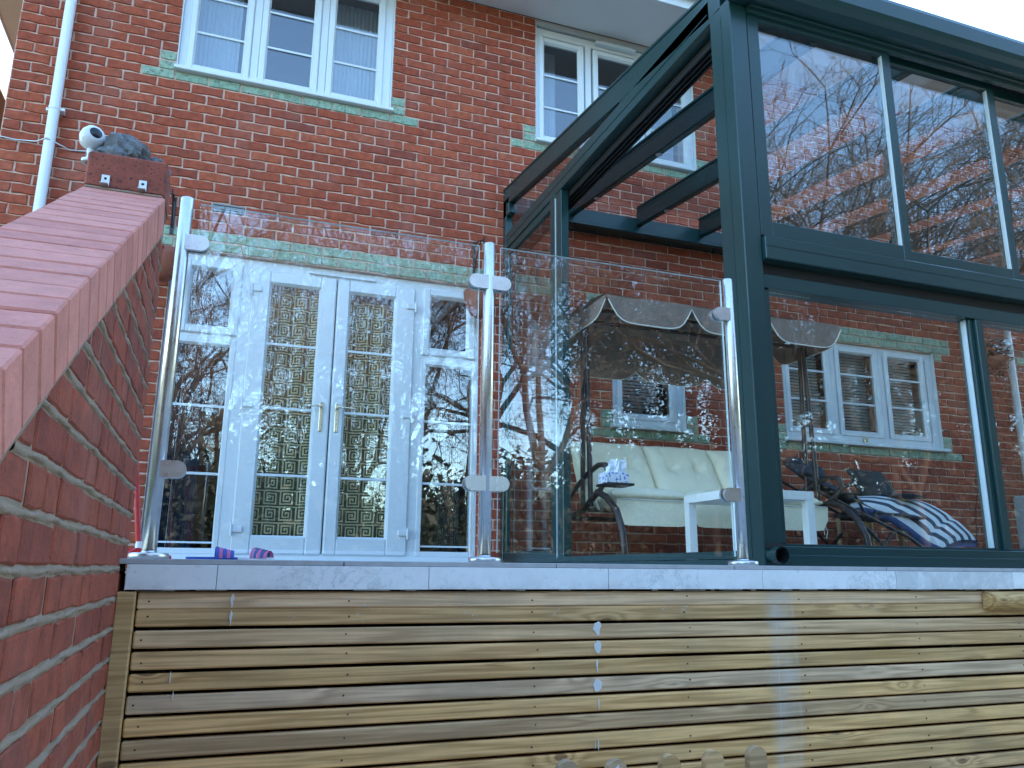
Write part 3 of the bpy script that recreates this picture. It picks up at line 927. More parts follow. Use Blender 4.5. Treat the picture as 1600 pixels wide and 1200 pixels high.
# dried white drips
def blob(cx, cz, w_, h_, taper):
    n = 14; P = []
    for i in range(n):
        t = 2*math.pi*i/n
        r_ = 1+rs.uniform(-.12, .12)
        ww = w_*(1 if math.sin(t) > 0 else taper)
        P.append((cx+ww*math.cos(t)*r_, cz+h_*math.sin(t)*r_))
    m = MB(); m.prism(P, 'Y', -.0030, .0); m.build('paint_drip', 'paint', screen)
for (cx, z, w_, h_, tp) in ((1.243, 1.388, .014, .020, .5), (1.243, 1.338, .012, .018, .8), (1.240, 1.288, .003, .018, .6), (1.240, 1.236, .013, .017, 1.0),
                            (1.243, 1.186, .002, .016, .6), (.245, 1.47, .005, .016, .4), (.245, 1.43, .004, .018, .5), (1.24, 1.08, .0015, .014, 1), (1.23, 1.08, .001, .01, 1), (.12, 1.295, .0015, .014, 1), (.13, 1.255, .001, .01, 1)):
    blob(cx, z, w_, h_, tp)
# round rail end at right
m = MB()
prof = [(-3.481-.035*math.sin(t)*1.3, 1.4585-.032*math.cos(t)) for t in np.linspace(0, math.pi, 12)]
m.prism(prof, 'X', 4.145, 5.9)
m.prism([(y, z) for y, z in [( -3.481-.028*math.sin(t)*1.3, 1.4585-.026*math.cos(t)) for t in np.linspace(0, math.pi, 12)]], 'X', 4.133, 4.1449)
m.build('half_round_rail', 'woodpost', None, label='half round pine rail fixed over the top slats at the right', cat='rail')

fence = empty('picket_fence', 'low pine fence with round topped pickets before the cladding', 'fence', (2.5, -3.9, 0))
for i, (px, pz) in enumerate([(2.253, 1.133), (2.358, 1.147), (2.478, 1.14), (2.614, 1.142), (2.73, 1.143), (2.85, 1.146)]):
    hw = .0245
    P = [(-hw, .1), (hw, .1)]+[(hw*math.cos(t), pz-hw+hw*math.sin(t)) for t in np.linspace(0, math.pi, 12)]
    m = MB(); m.prism(P, 'Y', -.010, .010)
    m.build('picket', 'woodpost', fence, loc=(px-2.5, 0, 0), label='picket with a dried white paint run' if i == 2 else None)
m = MB(); m.box(-.32, .45, .0105, .035, .9, .95, .003); m.box(-.32, .45, .0105, .035, .35, .4, .003); m.build('rail', 'woodpost', fence)
m = MB(); m.prism([(-.006, 1.125), (.001, 1.13), (.004, 1.10), (.009, 1.09), (.003, 1.075), (-.002, 1.1), (-.008, 1.08)], 'Y', -.0128, -.010); m.build('paint_run', 'paint', fence, loc=(2.478-2.5, 0, 0))

# ------------------------------------------------------------------ garden wall at left
gw = empty('garden_wall', 'red brick garden wall with sloping brick coping at the left', 'wall', (1.29, -4.4, 0))
OX, OY = 1.29, -4.4
WX = 1.383
th = math.atan(.605)
def topz(y): return 2.498-.605*(-3.5-y)
PC = .0675
def below(y): return topz(y)-.118
m = MB()
Yn, Yf = -6.4, -3.335
poly = [(Yn, 0), (Yf, 0), (Yf, 2.40), (-3.5, below(-3.5)), (Yn, max(0.5, below(Yn)))]
m.prism([(y-OY, z) for y, z in poly], 'X', 1.218-OX, WX-.0012-OX)
gcore = m.build('wall_core', 'wallmortar', gw)
rg = random.Random(11)
stf = MB(); stt = []
nc = 0
for c in range(0, 36):
    z0 = 1.477-22*PC+c*PC+.0075; z1 = z0+PC-.015
    if z0 > 2.38: break
    y = Yf-(0.1 if c % 2 else 0.0)
    y_edges = [Yf]
    if c % 2: y_edges.append(Yf-.1)
    while y_edges[-1] > Yn:
        if rg.random() < .45: y_edges.append(y_edges[-1]-.10125)
        y_edges.append(y_edges[-1]-(.10125 if rg.random() < .3 else .2025))
    for a, b in zip(y_edges[:-1], y_edges[1:]):
        ya, yb_ = a-.0055, b+.0055       # ya far, yb_ near
        # cut where the coping comes down
        if z0+.012 > below(yb_):
            # near end is above the slope: trim to the rake
            lim = -3.5-(2.498-.118-z0-.006)/.605
            if lim > ya-.03: continue
            yb_ = max(yb_, lim)
        L = ya-yb_
        if L < .03: continue
        zz1 = z1
        V, F = brick_geo(L, zz1-z0, D=.03, jit=.0022, r=rg)
        # rotate so the front (-Y) faces +X
        V2 = []
        for (px, py, pz) in V:
            yy = yb_+px; zz = z0+pz
            zz = min(zz, below(yy)+.004)
            V2.append((WX-py-OX+.0012, yy-OY, zz))
        vis = (-5.05 < yb_ and z1 > .85)
        if vis:
            mb = MB(); mb.add(V2, F); mb.build('brick', 'wallbrick', gcore); nc += 1
        else:
            stf.add(V2, F); stt += [rg.random()]*len(V2)
stf.build('brickwork', 'wallbrick', gcore, attr={'tint': stt}, kind='stuff')
# thick smeared bed joints
m = MB()
for c in range(8, 36):
    zc = 1.477-22*PC+c*PC
    ymin = max(-5.3, -3.5-(2.498-.125-zc)/.605)
    if ymin > Yf-.05: break
    N = int((Yf-ymin)/.012)+2
    V = []; F = []
    ph = rg.uniform(0, 9)
    for i in range(N):
        y = ymin+(Yf-.002-ymin)*i/(N-1)
        hw = .0062+.0018*math.sin(y*31+ph)+.001*math.sin(y*97)+rg.uniform(-.0012, .0012)
        dz = .0018*math.sin(y*17+ph*2)+rg.uniform(-.0008, .0008)
        bul = .0028+.0018*math.sin(y*43+ph)+rg.uniform(-.0006, .0006)
        for (a, q) in ((-1, -.002), (-.6, bul*.75), (0, bul), (.6, bul*.6), (1, -.002)):
            V.append((WX+q-OX, y-OY, zc+dz+a*hw))
    for i in range(N-1):
        for k in range(4):
            F.append((i*5+k, (i+1)*5+k, (i+1)*5+k+1, i*5+k+1))
    m.add(V, F, 0, True)
m.build('bed_joint', 'wallmortar', gcore, kind='stuff')
# coping bricks on edge
cp = []
for k in range(6):
    cb = MB()
    V, F = chamfer((-.098, -.0345+rg.uniform(0, .001), -.094), (.098, .0345-rg.uniform(0, .001), 0), .003)
    V = [(a, b+rg.uniform(-.0004, .0004), c2+rg.uniform(-.0004, .0004)) for a, b, c2 in V]
    cb.add(V, F); cp.append(cb.mesh('coping_brick', 'coping'))
ct, stn = math.cos(th), math.sin(th)
s0 = Vector((1.2945, -3.502, 2.497))
d = Vector((0, -ct, -stn))
bed = MB()
k = 0; s = .036
while s < 2.9:
    p = s0+d*s
    o = obj('coping_brick', cp[rg.randrange(6)], gcore, loc=(p.x-OX+rg.uniform(-.001, .001), p.y-OY, p.z+rg.uniform(-.0007, .0007)), rot=(th+rg.uniform(-.006, .006), 0, rg.uniform(-.004, .004)))
    s += .0735+rg.uniform(-.0012, .0012); k += 1
N = 120; V = []; F = []
for i in range(N):
    t = 2.9*i/(N-1)
    p = s0+d*t
    for (xx, dn) in ((WX-.002, .088), (WX+.0045+rg.uniform(-.001, .002), .094), (WX+.004+rg.uniform(-.001, .002), .104), (WX-.004, .116+rg.uniform(-.003, .006))):
        V.append((xx-OX, p.y-OY+stn*dn, p.z-ct*dn))
for i in range(N-1):
    for kk in range(3): F.append((i*4+kk, i*4+kk+1, (i+1)*4+kk+1, (i+1)*4+kk))
bed.add(V, F, 0, True)
bed.add([(1.205-OX, s0.y-OY, s0.z-.03), (WX-.004-OX, s0.y-OY, s0.z-.03), (WX-.004-OX, s0.y+d.y*2.9-OY, s0.z+d.z*2.9-.03), (1.205-OX, s0.y+d.y*2.9-OY, s0.z+d.z*2.9-.03)], [(0, 1, 2, 3)])
bed.build('coping_mortar', 'wallmortar', gcore)
# pier end block
m = MB()
V, F = chamfer((1.197, -3.499, 2.503), (1.388, -3.335, 2.603), .006)
m.add([(a-OX+rg.uniform(-.001, .001), b-OY, c2+rg.uniform(-.001, .001)) for a, b, c2 in V], F)
m.build('cap_block', 'capblock', gw)
m = MB(); m.box(1.215-OX, 1.381-OX, -3.4985-OY, -3.34-OY, 2.40, 2.5025, .003); m.box(1.20-OX, 1.385-OX, -3.506-OY, -3.34-OY, 2.494, 2.5028, .003)
m.build('pier_mortar', 'wallmortar', gw)
for (bx) in (1.246, 1.334):
    m = MB(); m.box(bx-.0095, bx+.0095, -.0035, 0, -.006, .026, .0012); m.box(bx-.0095, bx+.0095, -.022, -.0036, -.006, -.003, .001)
    m.cyl((bx, -.0042, .015), 'Y', .0036, .002, 12, 1)
    m.build('angle_bracket', ['galv', 'lens'], None, label='small steel angle bracket on the red cap block, '+('left one' if bx < 1.3 else 'right one'), cat='bracket', group='angle brackets on the cap block', loc=(0, -3.5, 2.512))

# rocks, security camera, cable
def rock(c, s, seed, label):
    r = np.random.default_rng(seed)
    m = MB(); V = []; F = []
    nu, nv = 44, 24
    from mathutils import noise as mn
    for j in range(nv+1):
        ph = math.pi*j/nv
        for i in range(nu):
            t = 2*math.pi*i/nu
            v = Vector((math.sin(ph)*math.cos(t), math.sin(ph)*math.sin(t), math.cos(ph)))
            q = 1+.40*mn.noise(v*2.0+Vector((seed, 0, 0)))+.28*abs(mn.noise(v*3.2+Vector((0, seed, 0))))-.16*abs(mn.noise(v*6+Vector((0, seed, 0))))
            z = max(v.z*s[2]*q, -s[2]*.35)
            V.append((v.x*s[0]*q, v.y*s[1]*q, z+s[2]*.35))
    for j in range(nv):
        for i in range(nu):
            F.append((j*nu+i, (j+1)*nu+i, (j+1)*nu+(i+1) % nu, j*nu+(i+1) % nu))
    m.add(V, F)
    return m.build('rock', 'granite', None, label=label, cat='rock', group='grey rocks on the wall pier', loc=c, rot=(0, .12, 0))
rock((1.262, -3.42, 2.604), (.070, .06, .062), 3, 'large jagged grey rock on the red cap block behind the security camera')
rock((1.345, -3.405, 2.603), (.036, .04, .034), 8, 'small grey rock on the right edge of the cap block')
SCS = .97
sc = empty('security_camera', 'small white dome security camera perched on the wall pier', 'camera', (1.19, -3.435, 2.60))
m = MB(); T = Matrix.Rotation(R(72), 4, 'X') @ Matrix.Rotation(R(0), 4, 'Y')
T = Matrix.Rotation(R(28), 4, 'Z') @ Matrix.Rotation(R(80), 4, 'X')
m.lathe([(0.0, -.040), (.012, -.038), (.024, -.028), (.0305, -.010), (.031, .006), (.027, .020), (.018, .026), (.0165, .026)], (0, 0, .072), 24, 0, T)
m.build('shell', 'plasticwhite', sc)
m = MB(); m.lathe([(.0165, .0262), (.014, .027), (.008, .029), (0, .0295)], (0, 0, .072), 20, 0, T); m.build('lens', 'lens', sc)
sc.scale = (SCS, SCS, SCS)
m = MB(); m.tube([(0, .01, .045), (0, .012, .02), (0, .012, .0)], .011, 12); m.cyl((0, .012, 0), 'Z', .022, .008, 16); m.build('stand', 'plasticwhite', sc)
m = MB(); m.tube([(-.02, -.012, 4.322), (.10, -.014, 4.312), (.22, -.018, 4.322), (.30, -.11, 4.315), (.45, -.3, 4.15), (.75, -1.2, 3.7), (1.02, -2.6, 3.02), (1.17, -3.40, 2.625)][:4]+[(.42, -.012, 4.30), (.52, -.012, 4.312), (.60, -.013, 4.29)], .005, 8)
m.build('cable', 'galv', None, label='thin grey cable running along the brick wall behind the downpipe', cat='cable')

# hanging baskets on the house wall
def basket(x, label, plants):
    t = empty('hanging_basket', label, 'hanging basket', (x, 0, 3.40), 'hanging baskets beside the french doors')
    m = MB(); m.box(-.011, .011, -.012, -.002, .40, .68, .002); m.tube([(0, -.012, .655), (0, -.12, .64), (0, -.24, .60)], .006, 8)
    m.tube([(0, -.012, .45), (0, -.06, .50), (0, -.12, .58), (0, -.18, .62)], .005, 8); m.tube([(0, -.24, .60), (0, -.25, .62), (0, -.265, .60), (0, -.25, .57)], .005, 8)
    m.build('bracket', 'black', t)
    m = MB(); m.lathe([(0, 0), (.03, .0), (.07, .03), (.105, .09), (.12, .16), (.125, .20), (.118, .205), (.11, .16), (0, .15)], (.0, -.17, 0), 24)
    m.build('pot', 'terracotta', t)
    m = MB(); rr = random.Random(4)
    for k in range(plants):
        a = rr.uniform(0, 6.28); r_ = rr.uniform(0, .11); b_ = Vector((r_*math.cos(a), -.17+r_*math.sin(a), .17))
        dd = Vector((rr.uniform(-1, 1), rr.uniform(-1, 1), rr.uniform(.2, 1.2))).normalized()*.05
        sd_ = dd.orthogonal().normalized()*.012
        m.add([b_, b_+dd*.5+sd_, b_+dd, b_+dd*.5-sd_], [(0, 1, 2, 3)], k % 3 == 0)
    m.build('foliage', ['ivy', 'red'], t, kind='stuff')
    return t
basket(1.105, 'terracotta coloured hanging basket left of the french doors', 160)
basket(3.30, 'hanging basket behind the middle steel post', 40)

# ------------------------------------------------------------------ balustrade
YB = -3.205
bal = empty('glass_balustrade', 'glass balustrade on steel posts along the terrace edge', 'balustrade', (2.39, YB, 1.57))
def clampgeo(m, side):
    n = 12; L = .074; h = .024
    P = [(.006, -h), (L-h, -h)]+[(L-h+h*math.cos(t), h*math.sin(t)) for t in np.linspace(-math.pi/2, math.pi/2, n)]+[(L-h, h), (.006, h)]
    P = [(side*a, b) for a, b in P]
    for (y0, y1) in ((-.0185, -.0065), (.0065, .0185)):
        m.prism(P, 'Y', y0, y1)
    m.prism([(side*a, b) for a, b in ((.01, -.018), (.035, -.018), (.035, .018), (.01, .018))], 'Y', -.0064, .0064)
for i, x in enumerate((1.424, 2.388, 3.347)):
    m = MB(); m.lathe([(.0, 0), (.019, 0), (.019, 1.068), (.0175, 1.070), (0, 1.070)], (0, 0, 0), 28)
    p = m.build('post', 'steel', bal, loc=(x-2.39, 0, 0))
    m = MB(); m.lathe([(.0, 0), (.052, 0), (.052, .014), (.049, .018), (.021, .019), (.0195, .024)], (0, 0, .0002), 32); m.build('base_cover', 'steel', p)
    for z in (2.496-1.57, 1.818-1.57):
        for sd_ in ((1,), (-1, 1), (-1,))[i]:
            m = MB(); clampgeo(m, sd_); m.build('clamp', 'steel', p, loc=(0, 0, z))
for (a, b, zt_) in ((1.462, 2.352, 2.628), (2.428, 3.315, 2.632)):
    m = MB(); V = [(X, Y, Z) for X in (a-2.39, b-2.39) for Y in (-.0055, .0055) for Z in (1.603-1.57, zt_-1.57)]
    m.add(V, [(0, 4, 5, 1), (2, 3, 7, 6)], 0); m.add(V, [(0, 1, 3, 2), (4, 6, 7, 5), (0, 2, 6, 4), (1, 5, 7, 3)], 1)
    m.build('glass_panel', ['railglass', 'glassedge'], bal)

# ------------------------------------------------------------------ glass room
gr = empty('glass_room', 'dark green framed lean-to glass room with sliding windows', 'glass room', (3.54, -3.07, 1.57))
GX, GY, GZ = 3.54, -3.07, 1.57
GE = 8.62
def gp(name, mb, mat='green', parent=None, **k):
    mb.v = [(a-GX, b-GY, c2-GZ) for a, b, c2 in mb.v]
    return mb.build(name, mat, parent or gr, **k)
def zt_at(y): return 4.555+.125*y      # top of roof at distance -y from the wall
m = MB(); m.box(3.54, 3.628, -3.07, -2.915, 1.572, 4.06, .004); m.box(3.5385, 3.5405, -3.0, -2.996, 1.6, 4.0); cpst = gp('corner_post', m)
m = MB(); m.box(3.551, 3.627, -3.0745, -3.0705, 1.64, 1.657); gp('black_band', m, 'greendark', cpst)
m = MB(); m.box(GE-.088, GE, -3.07, -2.915, 1.572, 4.06, .004); gp('corner_post', m)
m = MB(); m.tube([(3.572, -3.06, 1.612), (3.572, -3.10, 1.612)], .026, 20, cap=False); m.tube([(3.572, -3.10, 1.612), (3.572, -3.135, 1.612)], .031, 20, cap=False)
m.tube([(3.572, -3.135, 1.612), (3.572, -3.08, 1.612)], .024, 20, 1, cap=False); m.cyl((3.572, -3.082, 1.612), 'Y', .0245, .003, 20, 1); gp('drain_spout', m, ['green', 'greendark'])
m = MB(); m.box(3.54, GE, -.13, -.004, 4.31, 4.46, .004); m.box(3.54, GE, -.16, -.1305, 4.31, 4.335, .003); gp('wall_plate', m)
for X in (3.54, GE-.06):
    m = MB(); m.box(X, X+.06, -.07, -.004, 1.572, 4.56, .003); gp('wall_post', m)
def sloped(m, X0, X1, ya, yb2, dz0, dz1, b=.003, mi=0):
    V, F = chamfer((X0, ya, dz0), (X1, yb2, dz1), b)
    m.add([(x, y, z+zt_at(y)) for x, y, z in V], F, mi)
for X in (3.54, GE-.06):
    m = MB(); sloped(m, X, X+.06, -3.0, -.072, -.135, 0); sloped(m, X-.006, X+.066, -3.0, -.01, .0005, .018); gp('side_rafter', m)
    m = MB(); m.box(X, X+.06, -2.914, -.072, 4.03, 4.155, .003); m.box(X-.003, X-.0005, -2.9, -.09, 4.085, 4.09); gp('side_rail', m)
    m = MB(); m.add([(X+.027, -.072, 4.156), (X+.027, -2.3, 4.156), (X+.027, -2.3, zt_at(-2.3)-.13), (X+.027, -.072, zt_at(0)-.135),
                     (X+.033, -.072, 4.156), (X+.033, -2.3, 4.156), (X+.033, -2.3, zt_at(-2.3)-.13), (X+.033, -.072, zt_at(0)-.135)],
                    [(0, 3, 2, 1), (4, 5, 6, 7)]); gp('pane', m, 'roofglass')
    m = MB(); m.prism([(-2.02, 4.1555), (-2.93, 4.1555), (-2.93, zt_at(-2.93)-.12), (-2.02, zt_at(-2.02)-.12)], 'X', X+.001, X+.059); gp('infill', m)
    for kk in range(4):
        m = MB(); xx = X+.064+kk*.026 if X < 5 else X-.026-kk*.026
        m.box(xx, xx+.012, -2.91, -.13, 3.985, 4.03, .002); gp('track', m, 'greendark')
    m = MB(); m.box(X+.03 if X < 5 else X-.06, X+.18 if X < 5 else X+.03, -2.91, -.13, 4.0305, 4.05); gp('track_housing', m, 'greendark')
m = MB(); m.box(3.542, 3.70, -2.914, -.072, 1.571, 1.60, .003); m.box(3.542, 3.548, -2.914, -.072, 1.6005, 1.632, .001); gp('threshold', m)
m = MB(); m.box(3.545, 3.60, -1.165, -1.075, 1.60, 4.03, .003); m.box(3.54, 3.60, -1.072, -.985, 1.60, 4.03, .003); m.box(3.5385, 3.56, -1.0745, -1.0725, 1.62, 4.0, 0, 1); gp('sliding_stile', m, ['green', 'seal'])
m = MB(); m.box(3.55, 3.585, -.984, -.074, 1.60, 1.675, .003); m.box(3.55, 3.585, -.984, -.074, 3.97, 4.03, .003); m.box(3.55, 3.585, -.115, -.074, 1.676, 3.969, .003); ss = gp('sliding_door', m)
m = MB(); m.box(3.565, 3.571, -.984, -.115, 1.676, 3.97); gp('pane', m, 'roomglass', ss)
m = MB(); m.box(3.61, 3.645, -.984, -.074, 1.60, 1.675, .003); m.box(3.61, 3.645, -.984, -.93, 1.676, 3.969, .003); m.box(3.61, 3.645, -.115, -.074, 1.676, 3.969, .003); ss = gp('sliding_door', m)
m = MB(); m.box(3.625, 3.631, -.93, -.115, 1.676, 3.97); gp('pane', m, 'roomglass', ss)
# far side wall
m = MB(); m.box(GE-.06, GE, -2.914, -.072, 1.571, 1.64, .003); m.box(GE-.06, GE, -1.5, -1.42, 1.64, 4.03, .003); gp('side_frame', m)
m = MB(); m.box(GE-.03, GE-.024, -2.914, -.072, 1.64, 4.03); gp('pane', m, 'roomglass')
# rafters
xr_ = [4.10+.612*k for k in range(8) if 4.10+.612*k < GE-.2]
for X in xr_:
    m = MB(); sloped(m, X-.028, X+.028, -2.96, -.131, -.150, -.028, .008); sloped(m, X-.034, X+.034, -2.96, -.131, .0005, .016); sloped(m, X-.020, X+.020, -2.96, -.131, -.0275, 0, .001)
    r_ = gp('rafter', m)
    for y in (-.58, -1.50, -2.4):
        m = MB(); m.lathe([(.0, -.002), (.014, -.002), (.016, -.004), (.021, -.004), (.022, -.001), (.022, .0)], (X, y, zt_at(y)-.1505), 16); gp('spotlight', m, 'galv', r_)
edges = [3.60]+xr_+[GE-.06]
for a, b in zip(edges[:-1], edges[1:]):
    m = MB(); sloped(m, a+.022 if a > 3.7 else a-.02, b-.022 if b < GE-.1 else b+.02, -3.02, -.02, -.010, -.002, .0005); gp('roof_pane', m, 'roofglass')
# front beam and gutter
m = MB(); m.box(3.628, GE-.088, -3.055, -2.93, 4.06, 4.165, .003); gp('front_beam', m)
m = MB()
gpf = [(-3.075, 4.032), (-3.135, 4.030), (-3.170, 4.040), (-3.193, 4.058), (-3.203, 4.080), (-3.205, 4.150), (-3.198, 4.172), (-3.182, 4.182), (-3.0, 4.186), (-3.0, 4.166), (-3.075, 4.166)]
m.prism(gpf, 'X', 3.50, GE+.04); gp('gutter', m)
m = MB(); m.box(3.628, GE-.088, -3.10, -3.058, 4.018, 4.0285, .001); m.box(3.628, GE-.088, -3.082, -3.058, 4.0, 4.0175, .001); gp('front_track', m, ['green'])
m = MB(); m.box(3.628, GE-.088, -3.056, -2.935, 4.045, 4.0595); gp('track_recess', m, 'greendark')
# upper sliding sashes
sx = [(3.694, 4.410), (4.467, 5.132), (5.20, 5.87), (5.94, 6.61), (6.68, 7.35), (7.42, 8.09)]
for i, (a, b) in enumerate(sx):
    yo = [-3.064, -3.030, -2.998, -2.998, -3.030, -3.064][i]
    m = MB()
    x0_, x1_ = a-.06, b+.045
    zl, zh = 3.0, 3.985
    m.box(x0_, a, yo, yo+.028, zl-.07, zh+.055, .002); m.box(b, x1_, yo, yo+.028, zl-.07, zh+.055, .002)
    m.box(a, b, yo+.001, yo+.027, zl-.07, zl, .002); m.box(a, b, yo+.001, yo+.027, zh, zh+.055, .002)
    s_ = gp('sash', m)
    m = MB(); m.box(a-.003, b+.003, yo+.010, yo+.016, zl-.003, zh+.003); gp('pane', m, 'upperglass', s_)
    m = MB(); m.box(b-.0025, b-.0005, yo+.0045, yo+.026, zl+.002, zh-.002); gp('seal_strip', m, 'seal', s_)
# transom
m = MB(); m.box(3.629, GE-.089, -3.092, -2.94, 2.815, 2.918, .004); m.box(3.629, GE-.089, -3.094, -3.0925, 2.872, 2.876); gp('transom', m)
m = MB(); m.box(3.629, GE-.089, -3.03, -2.94, 2.76, 2.8145); gp('transom_shadow', m, 'greendark')  # black strip painting the shadow in the recess below the transom
# lower fixed panes
m = MB(); m.box(3.629, GE-.089, -3.062, -2.95, 1.572, 1.648, .003); m.box(3.629, GE-.089, -3.068, -3.0625, 1.572, 1.615, .002); gp('bottom_rail', m)
m = MB(); m.box(3.629, GE-.089, -3.058, -2.97, 2.700, 2.7595, .003); gp('head_rail', m)
lx = [(3.668, 4.772), (4.862, 5.96), (6.05, 7.15), (7.24, 8.34)]
for i, (a, b) in enumerate(lx):
    m = MB(); m.box(a-.018, b+.018, -3.035, -2.995, 1.6485, 1.658, .001); m.box(a-.018 if i else a-.038, a-.0005, -3.045, -2.99, 1.659, 2.699, .002); fr = gp('glazing_frame', m)
    m = MB(); m.box(a-.003, b+.003, -3.018, -3.010, 1.652, 2.699); gp('pane', m, 'roomglass', fr)
    m = MB(); m.box(b-.002, b+.005, -3.028, -3.002, 1.66, 2.698, .001); gp('seal_strip', m, 'seal', fr)
for a, b in zip([l[1] for l in lx[:-1]], [l[0] for l in lx[1:]]):
    m = MB(); m.box(a+.0065, a+.030, -3.042, -2.98, 1.6485, 2.6995, .003); m.box(a+.031, b-.0185, -3.058, -2.97, 1.6485, 2.6995, .004); gp('mullion', m)

# ------------------------------------------------------------------ swing seat
sw = empty('swing_seat', 'garden swing seat with cream cushions under a taupe scalloped canopy', 'swing seat', (4.7, -1.0, 1.57))
SX, SY, SZ = 4.7, -1.0, 1.57
def sp(name, mb, mat, parent=None, **k):
    mb.v = [(a-SX, b-SY, c2-SZ) for a, b, c2 in mb.v]
    return mb.build(name, mat, parent or sw, **k)
def cushion(m, corners, thick, nu=14, nv=10, tufts=(), bulge=.05, seed=1):
    """pillow between 4 corner points (bl, br, tr, tl); buttons pull it in"""
    bl, br, tr, tl = [Vector(c2) for c2 in corners]
    nrm = (br-bl).cross(tl-bl).normalized()
    from mathutils import noise as mn
    V = []; F = []
    for sgn in (1, -1):
        for j in range(nv+1):
            for i in range(nu+1):
                u, v_ = i/nu, j/nv
                p = bl.lerp(br, u).lerp(tl.lerp(tr, u), v_)
                e = (1-(2*u-1)**6)*(1-(2*v_-1)**6)
                t = thick*(.25+.75*e**.5)+bulge*e*.4
                for (tu, tv) in tufts:
                    dd = math.hypot((u-tu)*1.3, v_-tv)
                    t -= thick*.75*math.exp(-(dd/.10)**2)
                    ang = math.atan2(v_-tv, u-tu)
                    t -= .015*max(0, math.cos(ang*6+seed))*math.exp(-(dd/.28)**2)
                t += .010*mn.noise(Vector((u*5+seed, v_*5, seed)))*e
                V.append(p+nrm*sgn*t*(1 if sgn > 0 else .6))
    n1 = (nu+1)*(nv+1)
    for j in range(nv):
        for i in range(nu):
            a = j*(nu+1)+i
            F.append((a, a+1, a+nu+2, a+nu+1)); F.append((n1+a, n1+a+nu+1, n1+a+nu+2, n1+a+1))
    per = [i for i in range(nu)]+[j*(nu+1)+nu for j in range(nv)]+[nv*(nu+1)+i for i in range(nu, 0, -1)]+[j*(nu+1) for j in range(nv, 0, -1)]
    for k in range(len(per)):
        a, b = per[k], per[(k+1) % len(per)]
        F.append((a, n1+a, n1+b, b))
    m.add(V, F, 0, True)
secs = [3.885, 4.425, 4.965, 5.505]
for k in range(3):
    a, b = secs[k]+.004, secs[k+1]-.004
    m = MB(); cushion(m, [(a, -.80, 2.03), (b, -.80, 2.03), (b, -.56, 2.43), (a, -.56, 2.43)], .05, 24, 20, ((.3, .55), (.7, .55)), seed=k)
    bc = sp('back_cushion', m, 'cream')
    m = MB()
    for u in (.3, .7): m.lathe([(0, -.012), (.010, -.008), (.012, 0), (0, .004)], (a+(b-a)*u, -.70, 2.25), 10)
    sp('button', m, 'cream', bc)
    m = MB(); cushion(m, [(a, -1.16, 2.02), (b, -1.16, 2.02), (b, -.74, 1.98), (a, -.74, 1.98)], .045, 20, 14, ((.5, .5),), seed=k+5)
    scn = sp('seat_cushion', m, 'cream')
    # hanging skirt with rounded corners
    rr = .07; P = [(a, 2.0), (b, 2.0)]
    P = [(b, 1.985), (a, 1.985)]+[(a+rr-rr*math.cos(t), 1.835+rr-rr*math.sin(t)) for t in np.linspace(0, math.pi/2, 7)]+[(b-rr+rr*math.sin(t), 1.835+rr-rr*math.cos(t)) for t in np.linspace(0, math.pi/2, 7)]
    m = MB()
    n_ = 12
    V = []; F = []
    for i in range(n_+1):
        u = i/n_; x = a+(b-a)*u
        ed = min(u, 1-u)*(b-a)
        zb = 1.825+(rr-math.sqrt(max(0, rr**2-(rr-min(ed, rr))**2)))
        for j in range(5):
            vv = j/4
            V.append((x, -1.205-.008*math.sin(u*7+k)*vv+.012*vv, 1.985+(zb-1.985)*vv))
    for i in range(n_):
        for j in range(4):
            F.append((i*5+j, i*5+j+1, (i+1)*5+j+1, (i+1)*5+j))
    m.add(V, F, 0, True); m.add([(x, y+.006, z) for x, y, z in V], [tuple(reversed(f)) for f in F], 0, True)
    sp('cushion_skirt', m, 'cream', scn)
    m = MB(); m.tube([(a+.02, -1.212, 1.985), ((a+b)/2, -1.214, 1.983), (b-.02, -1.212, 1.985)], .004, 6); sp('piping', m, 'piping', scn)
    m = MB(); m.tube([(b, -1.17, 1.86), (b+.004, -1.18, 1.82), (b-.006, -1.175, 1.78)], .003, 5); m.tube([(b-.02, -1.17, 1.86), (b-.022, -1.18, 1.80)], .003, 5); sp('tie', m, 'piping', scn)
# side flap of cushion at the left
m = MB(); cushion(m, [(3.86, -1.02, 1.93), (3.88, -.72, 1.93), (3.88, -.55, 2.42), (3.84, -.66, 2.42)], .012, 8, 10); sp('arm_cushion', m, 'cream')
# frame
for X, lab in ((3.80, 0), (5.59, 1)):
    m = MB()
    pts = []
    leg = [(-1.44, 1.572), (-1.46, 1.66), (-1.44, 1.78), (-1.37, 1.90), (-1.24, 1.99), (-1.12, 2.03)]
    m.tube([(X, y, z) for y, z in leg], .021, 12)
    m.tube([(X+.01, -1.12, 2.03), (X+.01, -1.25, 2.12), (X+.01, -1.22, 2.19), (X+.01, -1.12, 2.20), (X+.01, -.95, 2.16), (X+.01, -.80, 2.10), (X, -.66, 2.02)], .017, 12)
    m.tube([(X, -1.12, 2.03), (X, -.9, 1.93), (X, -.6, 1.88), (X, -.25, 1.66), (X, -.12, 1.575)], .02, 12)
    m.tube([(X, -1.5, 1.585), (X, -.05, 1.585)], .016, 10)
    for yy, yt in ((-1.02, -.98), (-.90, -.94)):
        m.tube([(X, yy, 1.95), (X, yt, 3.20)], .017, 10)
    sp('side_frame', m, 'bronze')
m = MB(); m.box(3.72, 3.90, -1.42, -1.26, 2.045, 2.06, .004); sp('arm_tray', m, 'black')
m = MB(); m.tube([(3.8, -.98, 1.93), (5.59, -.98, 1.93)], .014, 10); m.tube([(3.8, -.62, 1.90), (5.59, -.62, 1.90)], .014, 10); sp('seat_rail', m, 'bronze')
